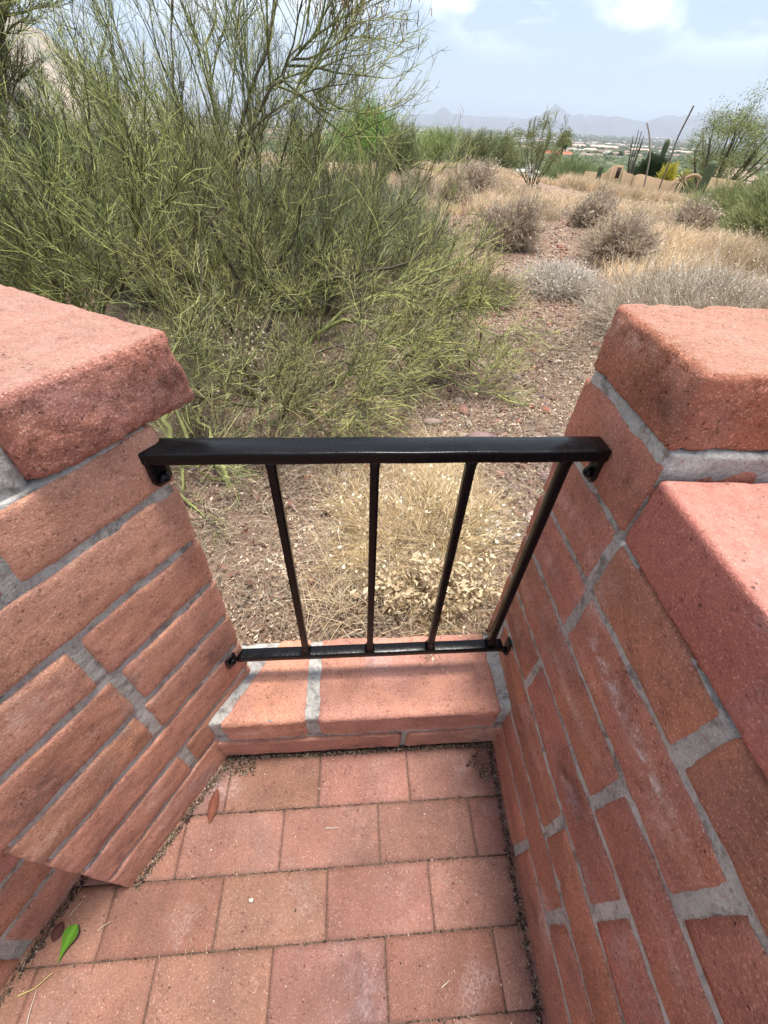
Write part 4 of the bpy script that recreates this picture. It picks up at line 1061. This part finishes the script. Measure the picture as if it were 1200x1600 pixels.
stalk_plant('agave_stalk', 'long thin dark flower stalk leaning right, highest of the plants by the tan wall', 'plant', c, [(.03, .035, [c, azp(1045, 255, 28), azp(1060, 212, 28), azp(1084, 165, 28)])], (.20, .16, .15))
def agave(label, c, rad, n, seed, col, name='agave', droop=.2, wid=.05):
    rg = np.random.default_rng(seed); a = rg.uniform(0, 2*np.pi, n); e = rg.uniform(.15, 1.35, n); K = 6; P = np.empty((n, K, 3))
    for k in range(K):
        t = k/(K-1); P[:, k] = A(c)+rad*t*np.stack([np.cos(a)*np.sin(e), np.sin(a)*np.sin(e), np.cos(e)-droop*t*2*np.sin(e)], 1)
    s = np.stack([-np.sin(a), np.cos(a), 0*a], 1)[:, None]; w = (wid*np.sin(np.linspace(.35, 1, K)*np.pi)+.003)[None, :, None]*rad
    V = np.stack([P-s*w, P+s*w-0*s], 2); mid = P-A([0, 0, 1.])*w*.6
    V = np.stack([P-s*w, mid, P+s*w], 2); idx = np.arange(n*K*3).reshape(n, K, 3)
    q = np.concatenate([np.stack([idx[:, :-1, j], idx[:, :-1, j+1], idx[:, 1:, j+1], idx[:, 1:, j]], -1).reshape(-1, 4) for j in (0, 1)])
    m_ = MB(); m_.add(V.reshape(-1, 3), q, None, np.repeat(vary(col, n, rg), K*3, 0)); o = m_.build(name, MT['plain']); tag(o, label, 'plant'); return o
agave('grey-green spiky agave clump in front of the small pillar of the tan wall', gp(962, 298, 27), .75, 60, 701, (.16, .20, .12))
agave('grey-green agave clump between the ocotillo wands and the tan wall', gp(984, 298, 27), .65, 50, 702, (.19, .23, .14))
agave('drooping straw coloured yucca skirt beside the arch of the tan wall', azp(1064, 287, 26.8), .6, 60, 703, (.33, .27, .16), 'yucca', droop=.6, wid=.03)
agave('small bright green agave at the foot of the tan wall, left of the agave stalk', gp(1003, 303, 26), .50, 40, 704, (.22, .28, .09))
agave('small yellow-green agave at the foot of the short slim saguaro', gp(926, 303, 27), .42, 40, 705, (.24, .28, .10))
green_bush('round_bush', 'dark green round clipped bush behind the tan wall', azp(1012, 279, 31), 1.5, .72, 710, (.035, .06, .02), n=500, tw=3.0)
c_ = azp(1040, 282, 30)
bush('flowering_bush', 'yellow flowering bush behind the tan wall, right of the round dark bush', c_, .8, .62, 711, [(.55, .48, .05), (.32, .36, .08), (.70, .62, .10)], [.4, .3, .3], n=220, tw=3.0)
agave('bright yellow-green cactus pad clump behind the arch', azp(1068, 281, 30), .5, 50, 712, (.42, .42, .12), 'prickly_pear', droop=.1, wid=.10)

def house(label, px, py, w, d, h, rot, wc, rc, seed, kind='flat', r=None, nwin=3, cat='house'):
    r = r or solve_r(px, py, h); w = w*r/885; d = min(d*1.2, w*.8); c = azp(px, py, r); c[2] = float(terr(c[0], c[1]))
    rg = np.random.default_rng(seed); a = -math.atan2(c[0], c[1])+rot; ca, sa = math.cos(a), math.sin(a)
    def Mx(v): return np.stack([c[0]+v[:, 0]*ca-v[:, 1]*sa, c[1]+v[:, 0]*sa+v[:, 1]*ca, c[2]+v[:, 2]], 1)
    root = thing('house', label, cat, tuple(c), 'houses below the slope')
    m_ = MB(); m_.box((-w/2, 0, -3), (w/2, d, h), wc, Mx)
    if kind == 'flat':
        m_.box((w*.18, d*.3, h+.003), (w*.38, d*.7, h+.9), wc, Mx)
    m_.build('wall', MT['plaster'], root)
    m_ = MB()
    if kind == 'flat':
        m_.box((-w/2-.15, -.15, h+.004), (w*.18-.1, d+.15, h+.22), rc, Mx); m_.box((w*.38+.1, -.15, h+.004), (w/2+.15, d+.15, h+.22), rc, Mx)
    else:
        e = .5; rh = d*.22; V = A([[-w/2-e, -e, h], [w/2+e, -e, h], [w/2+e, d+e, h], [-w/2-e, d+e, h], [-w/2+d*.35, d/2, h+rh], [w/2-d*.35, d/2, h+rh]])
        V2 = V-A([0, 0, .2]); m_.add(Mx(V), [[0, 1, 5, 4], [2, 3, 4, 5]], [[1, 2, 5], [3, 0, 4]], rc)
        m_.add(Mx(V2[:4]), [[3, 2, 1, 0]], None, rc)
    m_.build('roof', MT['plaster'], root)
    for k in range(nwin):
        x0 = -w/2+w*(k+.5)/nwin-rg.uniform(.5, 1.1); m_ = MB(); m_.box((x0, -.06, h*.35), (x0+rg.uniform(1.2, 2.6), .02, h*.78), (.05, .055, .06), Mx); m_.build('window', MT['plain'], root)
    settle(root)
TANH = (.55, .43, .32); PINK = (.55, .38, .30); WHT = (.72, .68, .62)
hs = [
 ('house with a red tile roof below the crest, right of the wispy tree', 872, 240, 46, 10, 3.2, .1, TANH, (.42, .14, .08), 'hip'),
 ('low tan house with flat pale roof, left of the short slim saguaro', 926, 241, 32, 11, 3.4, .3, TANH, (.50, .42, .35), 'flat'),
 ('sand coloured house with grey flat roof right behind the ocotillo wands', 984, 246, 44, 10, 3.2, -.1, TANH, (.30, .29, .28), 'flat'),
 ('small beige house higher on the slope above the low tan house', 924, 234, 20, 9, 3.2, .2, TANH, (.50, .40, .32), 'hip'),
 ('white house with dark windows, right of the tallest saguaro', 1053, 246, 28, 9, 3.6, .1, WHT, (.52, .50, .47), 'flat'),
 ('pinkish house half hidden by the mesquite branches', 1148, 243, 60, 12, 5.0, -.2, PINK, (.48, .34, .28), 'hip'),
 ('bright white flat roofed house just behind the tan wall at the right', 1160, 276, 40, 6, 2.8, .15, WHT, (.74, .73, .70), 'flat'),
 ('small white house between the arch and the mesquite trunk', 1086, 263, 22, 6, 2.8, .2, WHT, (.60, .58, .54), 'hip'),
 ('tan house far below, above the stubby saguaro', 1000, 234, 28, 10, 3.5, .2, TANH, (.52, .36, .28), 'hip'),
 ('long pale house far below between the palm and the ocotillo', 945, 227, 40, 12, 4, .1, PINK, (.56, .44, .35), 'hip'),
 ('salmon coloured building on the valley slope left of the wispy tree', 790, 209, 28, 14, 5, .1, PINK, (.50, .30, .22), 'hip'),
 ('pale house right of the palm tree', 905, 226, 22, 10, 3.5, .3, WHT, (.50, .36, .28), 'hip'),
 ('little cream house above the white house with dark windows', 1045, 233, 24, 9, 3.2, .0, WHT, (.60, .52, .44), 'flat'),
 ('faint tan house left of the mesquite crown', 1072, 229, 24, 9, 3.5, .2, TANH, (.55, .44, .36), 'hip'),
 ('white wall of a low building seen through the wispy tree', 815, 248, 60, 8, 3.0, .0, WHT, (.66, .64, .60), 'flat'),
]
for i, (lab, px, py, w, d, h, rot, wc, rc, kd) in enumerate(hs):
    rr_ = {6: 60, 7: 75, 4: 90, 14: 80, 5: 95}.get(i)
    house(lab, px, py, w, d, h, rot, wc, rc, 800+i, kd, r=rr_)
# palm beside the red roof
c = gp(876, 240, 115); pr = thing('palm_tree', 'dark fan palm standing above the red tile roof', 'tree', tuple(c))
m_ = MB(); hp = 1.2-.7*115*math.tan(R(1.0))-c[2]; hp = azp(876, 217, 115)[2]-c[2]
tubes(m_, np.linspace(c, c+A([.2, 0, hp]), 8)[None], np.linspace(.35, .22, 8)[None], (.12, .09, .06), 8); m_.build('trunk', MT['bark'], pr)
rg = np.random.default_rng(77); n = 70; a = rg.uniform(0, 6.28, n); e = rg.uniform(.1, 2.2, n); K = 5; P = np.empty((n, K, 3))
for k in range(K):
    t = k/(K-1); P[:, k] = c+A([.2, 0, hp])+1.9*t*np.stack([np.cos(a)*np.sin(e), np.sin(a)*np.sin(e), np.cos(e)-.35*t*t], 1)
s = np.stack([-np.sin(a), np.cos(a), 0*a], 1)[:, None]; w = (A([.04, .12, .42, .38, .05]))[None, :, None]
V = np.stack([P-s*w, P+s*w], 2); idx = np.arange(n*K*2).reshape(n, K, 2)
m_ = MB(); m_.add(V.reshape(-1, 3), np.stack([idx[:, :-1, 0], idx[:, :-1, 1], idx[:, 1:, 1], idx[:, 1:, 0]], -1).reshape(-1, 4), None, np.repeat(vary((.055, .075, .03), n, rg), K*2, 0))
m_.build('crown', MT['plain'], pr); settle(pr)
# garden trees among the houses
tl = [(860, 222, 5, 'dark bushy tree directly left of the palm'), (900, 246, 4.5, 'round olive tree right of the red tile roof'), (955, 237, 5, 'broad green tree above the small pillar of the tan wall'),
      (972, 233, 6, 'widest green tree between the pale houses'), (990, 238, 4.5, 'green tree behind the ocotillo wands'), (1030, 238, 5, 'green tree behind the tallest saguaro'), (1062, 243, 4, 'dusty tree behind the white house with dark windows'),
      (938, 222, 5, 'dark tree far down the slope right of the palm'), (925, 221, 4.5, 'small dark tree far down the slope beside the palm'), (845, 245, 4.5, 'olive tree left of the red tile roof'), (1090, 250, 4, 'olive tree left of the mesquite trunk'), (1180, 262, 4, 'bushy tree at the right edge behind the white roof'),
      (800, 236, 4.5, 'grey-green tree on the slope behind the wispy tree'), (760, 226, 4.5, 'dark green tree over the dull olive bush on the crest'), (700, 222, 4.5, 'green tree at the left of the town view')]
for i, (px, py, h, lab) in enumerate(tl):
    r = solve_r(px, py, h, 90, 900); c = azp(px, py, r); c[2] = float(terr(c[0], c[1]))
    root = green_bush('desert_tree', lab, c, h*1.5, h, 830+i, [(.08, .12, .045), (.11, .135, .06), (.06, .085, .035)][i % 3], n=200, tw=r*.07, cat='tree', group='trees among the houses')

# the town on the valley floor: far beyond counting
rg = np.random.default_rng(95); tb2 = MB()
n_ = 5200; r = 450*(11500/450)**(rg.random(n_)**.85); a = np.radians(rg.uniform(-34, 42, n_)); x = r*np.sin(a); y = r*np.cos(a)
dn = fbm(np.stack([x*.0012, y*.0012, 0*x], -1), 3, 41); k = dn > -.35+.4*rg.random(n_); x, y, r = x[k], y[k], r[k]; n_ = len(x)
z = terr(x, y); w = rg.uniform(7, 20, n_)*(1+r/9000); d = rg.uniform(6, 12, n_); h = rg.uniform(3, 5, n_)*(1+r/7000); th = rg.uniform(0, 3.14, n_)
bx = A([[-.5, -.5, 0], [.5, -.5, 0], [.5, .5, 0], [-.5, .5, 0], [-.5, -.5, 1], [.5, -.5, 1], [.5, .5, 1], [-.5, .5, 1]])
V = bx[None]*np.stack([w, d, h], 1)[:, None]; ct, st_ = np.cos(th)[:, None], np.sin(th)[:, None]
V = np.stack([V[..., 0]*ct-V[..., 1]*st_+x[:, None], V[..., 0]*st_+V[..., 1]*ct+y[:, None], V[..., 2]+z[:, None]-.2], -1)
qf = A([[4, 5, 6, 7], [0, 1, 5, 4], [1, 2, 6, 5], [2, 3, 7, 6], [3, 0, 4, 7]])
tb2.add(V.reshape(-1, 3), (np.arange(n_)[:, None, None]*8+qf[None]).reshape(-1, 4), None, np.repeat(pick([(.46, .40, .35), (.40, .29, .23), (.62, .60, .57), (.32, .22, .18)], [.35, .25, .2, .2], n_, rg), 8, 0))
tag(tb2.build('distant_town', MT['plain']), 'pale specks of the distant town spread over the valley floor', 'town', kind='stuff')
n_ = 30000; r = 150*(9000/150)**(rg.random(n_)**.8); a = np.radians(rg.uniform(-36, 44, n_)); x = r*np.sin(a); y = r*np.cos(a); z = terr(x, y)
s = rg.uniform(2.2, 5.0, n_)*(1+r/5000)
V = ico_v[None]*(1+.25*rg.normal(size=(n_, 12, 1)))*s[:, None, None]*A([.75, .75, .5])+np.stack([x, y, z+s*.3], 1)[:, None]
db = MB(); db.add(V.reshape(-1, 3), None, (np.arange(n_)[:, None, None]*12+ico_f[None]).reshape(-1, 3), np.repeat(pick([(.06, .085, .035), (.085, .10, .05), (.11, .115, .07)], [.4, .35, .25], n_, rg), 12, 0))
tag(db.build('distant_trees', MT['plain']), 'dark green dots of trees between the houses of the valley', 'trees', kind='stuff')

# ------------------------------------------------------------------ small things on the paving
def ftp(px, py, z=.0): d = ray(px, py); return CAM+d*((z-CH)/d[2])
# fresh green leaf
c = ftp(106, 1466, .006); tip = ftp(90, 1506, .004); top = ftp(120, 1444, .012); ax_ = top-tip; L = np.linalg.norm(ax_); ax_ /= L; sx = np.cross(Z, ax_)
nn_, mm_ = 12, 5; V = []
for i in range(nn_+1):
    t = i/nn_; wv = .0125*(math.sin(min(1, t*1.01)**2.6*math.pi)**.7)+.0016*t+.0006; 
    for j in range(mm_):
        q = (j/(mm_-1)-.5)*2; V.append(tip+ax_*L*t+sx*q*wv+Z*(.004*abs(q)*(wv/.0125)+.004*math.sin(t*3)))
idx = np.arange((nn_+1)*mm_).reshape(nn_+1, mm_); Q = np.stack([idx[:-1, :-1], idx[:-1, 1:], idx[1:, 1:], idx[1:, :-1]], -1).reshape(-1, 4)
m_ = MB(); cc = np.tile(A([.085, .20, .022]), (len(V), 1)); cc[mm_//2::mm_] *= 1.5; m_.add(V, Q, None, cc)
tag(m_.build('leaf', MT['leaf'], None, True), 'fresh green spoon-shaped leaf lying on the paving', 'leaf')
def flat_leaf(label, a, b, wid, col, name='leaf'):
    a = ftp(*a, .004); b = ftp(*b, .006); ax_ = b-a; L = np.linalg.norm(ax_); ax_ = ax_/L; sx = np.cross(Z, ax_); V = []
    for i in range(11):
        t = i/10; wv = wid*math.sin(t*math.pi)**.7+.0006
        for q in (-1, 0, 1): V.append(a+ax_*L*t+sx*q*wv+Z*(.006*(1-abs(q))*math.sin(t*math.pi)+.001))
    idx = np.arange(33).reshape(11, 3); Q = np.stack([idx[:-1, :-1], idx[:-1, 1:], idx[1:, 1:], idx[1:, :-1]], -1).reshape(-1, 4)
    m_ = MB(); cc = np.tile(A(col), (33, 1)); cc[1::3] = A(col)*1.5; m_.add(V, Q, None, cc); tag(m_.build(name, MT['bark'], None, True), label, 'leaf')
flat_leaf('reddish brown dead leaf in the corner between the left pier and the sill', (327, 1286), (340, 1232), .011, (.13, .045, .028))
flat_leaf('dark brown wet leaf touching the green leaf on the paving', (82, 1472), (98, 1440), .010, (.075, .03, .025))
def straw(label, pts, r, col, name='straw'):
    P = A([ftp(*p, .003+.002*i) for i, p in enumerate(pts)]); m_ = MB(); tubes(m_, resample(P, 10, np.random.default_rng(1), .0003)[None], np.linspace(r, r*.5, 10)[None], col, 5)
    tag(m_.build(name, MT['leaf']), label, 'straw')
straw('bent yellow grass blade on the paving below the green leaf', [(28, 1556), (55, 1545), (72, 1528), (83, 1520)], .0013, (.55, .48, .20))
straw('short pale straw on the paving right above the green leaf', [(109, 1431), (120, 1417), (130, 1407)], .0007, (.62, .55, .42))
straw('short pale straw across the joint right of the green leaf', [(153, 1454), (163, 1446), (173, 1440)], .0007, (.62, .55, .42))
straw('thin white stem standing on end at the bottom left corner', [(42, 1600), (48, 1575), (58, 1545)], .0007, (.62, .60, .50))
straw('tiny white straw on the second row of pavers', [(509, 1294), (518, 1294), (529, 1293)], .0008, (.70, .66, .58))
straw('pale splinter on the pavers near the right wall', [(690, 1543), (696, 1538), (702, 1532)], .0008, (.66, .60, .5))
c = ftp(393, 1406, .003); m_ = MB(); m_.add(ico_v*A([.005, .004, .002])*(1+.2*np.random.default_rng(4).normal(size=(12, 1)))+c, None, ico_f, (.72, .68, .60)); tag(m_.build('droppings', MT['stone']), 'small white bird dropping on the paver left of centre', 'droppings')
# grit, crumbs and plant debris along the edges of the paving
rg = np.random.default_rng(96); gb = MB()
def along(a, b, n, sp, zz=0.0):
    t = rg.random(n)[:, None]; P = A(a)*(1-t)+A(b)*t; dd = unit(A(b)-A(a)); q = A([-dd[1], dd[0], 0]); return P+q*rg.normal(size=(n, 1))*sp+Z*(zz+rg.uniform(-.003, .004, (n, 1)))
G = [along(RO+E1*.02+E2*.004, RO+E1*.68+E2*.004, 1500, .0028), along(RO+E1*.012, RO+RD*.75+E1*.014, 1500, .0030), along(LO+LD*.01-LI*.012, LO+LD*.28-LI*.010, 1200, .004), along(CO-CI*.012, CO+CD*.4-CI*.012, 900, .004), along(ftp(352, 1200), ftp(400, 1200), 260, .010, .002), along(ftp(735, 1185), ftp(765, 1215), 120, .008, .001)]
for yy in rowy[1:7]: G.append(along(RO+E1*.02+E2*yy, RO+E1*.9+E2*yy, 150, .0009, -.004))
G = np.concatenate(G); n_ = len(G); sz = rg.uniform(.0007, .0024, n_)
V = ico_v[None]*(1+.3*rg.normal(size=(n_, 12, 1)))*sz[:, None, None]*rg.uniform(.4, 1.5, (n_, 1, 3))+G[:, None]
gb.add(V.reshape(-1, 3), None, (np.arange(n_)[:, None, None]*12+ico_f[None]).reshape(-1, 3), np.repeat(pick([(.10, .07, .055), (.22, .16, .12), (.05, .035, .03), (.42, .36, .28)], [.4, .25, .25, .1], n_, rg), 12, 0))
a = rg.uniform(0, 6.28, n_//4); L = rg.uniform(.004, .018, n_//4)[:, None]; c0 = G[rg.choice(n_, n_//4)]+Z*.002; dv = np.stack([np.cos(a), np.sin(a), rg.normal(size=len(a))*.2], 1)*L
tubes(gb, np.stack([c0, c0+dv], 1), np.tile(A([.0007, .0004]), (len(a), 1)), pick([(.20, .13, .09), (.45, .36, .25), (.10, .07, .05)], [.4, .3, .3], len(a), rg), 3)
tag(gb.build('grit', MT['stone']), 'dark grit and plant crumbs lying along the edges and joints of the paving', 'grit', kind='stuff')
# scattered specks on the pavers
n_ = 260; x = rg.uniform(0.02, .95, n_); y2 = rg.uniform(.01, .65, n_); P = RO+x[:, None]*E1+y2[:, None]*E2+Z*.0012
m_ = MB(); V = ico_v[None]*rg.uniform(.0006, .0016, (n_, 1, 1))*rg.uniform(.5, 1.8, (n_, 1, 3))*A([1, 1, .4])+P[:, None]
m_.add(V.reshape(-1, 3), None, (np.arange(n_)[:, None, None]*12+ico_f[None]).reshape(-1, 3), np.repeat(pick([(.60, .52, .42), (.08, .05, .04), (.2, .12, .09)], [.5, .3, .2], n_, rg), 12, 0))
tag(m_.build('crumbs', MT['stone']), 'tiny pale and dark specks scattered over the pavers', 'crumbs', kind='stuff')

# ------------------------------------------------------------------ the air between here and the far mountains
def haze_box():
    m = bpy.data.materials.new('haze_air'); m.use_nodes = True; nt = m.node_tree
    for nd in list(nt.nodes):
        if nd.type != 'OUTPUT_MATERIAL': nt.nodes.remove(nd)
    v = nt.nodes.new('ShaderNodeVolumePrincipled'); v.inputs['Color'].default_value = (.80, .88, 1, 1); v.inputs['Density'].default_value = HZD; v.inputs['Anisotropy'].default_value = .25
    nt.links.new(v.outputs[0], nt.nodes['Material Output'].inputs['Volume'])
    b = MB(); b.box((-17500, -17500, -140), (17500, 17500, 700)); o = b.build('haze', m); tag(o, 'pale blue haze hanging between the slope and the far mountains', 'haze', kind='stuff')
HZD = .85e-4
haze_box()

# ------------------------------------------------------------------ light and sky
SUN_EL, SUN_AZ = R(82), R(58)      # azimuth clockwise from the view direction (+Y)
world = bpy.data.worlds.new("World"); scene.world = world; world.use_nodes = True
wn = world.node_tree; N = NT(wn); bg = wn.nodes['Background']
sky = wn.nodes.new('ShaderNodeTexSky'); sky.sky_type = 'NISHITA'; sky.sun_disc = False
sky.sun_elevation = SUN_EL; sky.sun_rotation = SUN_AZ; sky.altitude = 800; sky.air_density = 1.3; sky.dust_density = 3.0; sky.ozone_density = 1.2
tc = N.n('ShaderNodeTexCoord').outputs['Generated']
mp = N.n('ShaderNodeMapping'); mp.inputs['Scale'].default_value = (1, 1, 2.6); N.l(tc, mp.inputs['Vector'])
sep = N.n('ShaderNodeSeparateXYZ'); N.l(tc, sep.inputs[0])
n1 = N.noise(mp.outputs[0], 5.5, 8, .55, .3)
cl = N.rng(n1, .43, .58)
hz = N.rng(sep.outputs['Z'], .07, .15)          # clouds stand above the rain haze
cl = N.math('MULTIPLY', cl, hz)
n2 = N.noise(mp.outputs[0], 1.2, 3, .5)
veil = N.rng(n2, .3, .7, .35, .6)
c = N.mix(veil, sky.outputs[0], (4.6, 6.2, 8.7))
c = N.mix(N.math('MULTIPLY', cl, .92), c, (11.5, 11.9, 12.6))
N.l(c, bg.inputs['Color']); bg.inputs['Strength'].default_value = .085
sd_ = bpy.data.lights.new('sun', 'SUN'); sd_.energy = 4.4; sd_.angle = R(12); sd_.color = (1, .955, .88)
so_ = bpy.data.objects.new('sun', sd_); COL.objects.link(so_)
d = Vector((math.sin(SUN_AZ)*math.cos(SUN_EL), math.cos(SUN_AZ)*math.cos(SUN_EL), math.sin(SUN_EL)))
so_.rotation_euler = d.to_track_quat('Z', 'Y').to_euler(); so_.location = (0, 0, 30)
vs = scene.view_settings; vs.view_transform = 'Standard'; vs.look = 'None'; vs.gamma = 1; vs.use_curve_mapping = False
vs.exposure = 0.76
scene.render.engine = 'CYCLES'
scene.cycles.use_denoising = True
scene.cycles.max_bounces = 8; scene.cycles.diffuse_bounces = 4; scene.cycles.volume_bounces = 0
scene.render.film_transparent = False
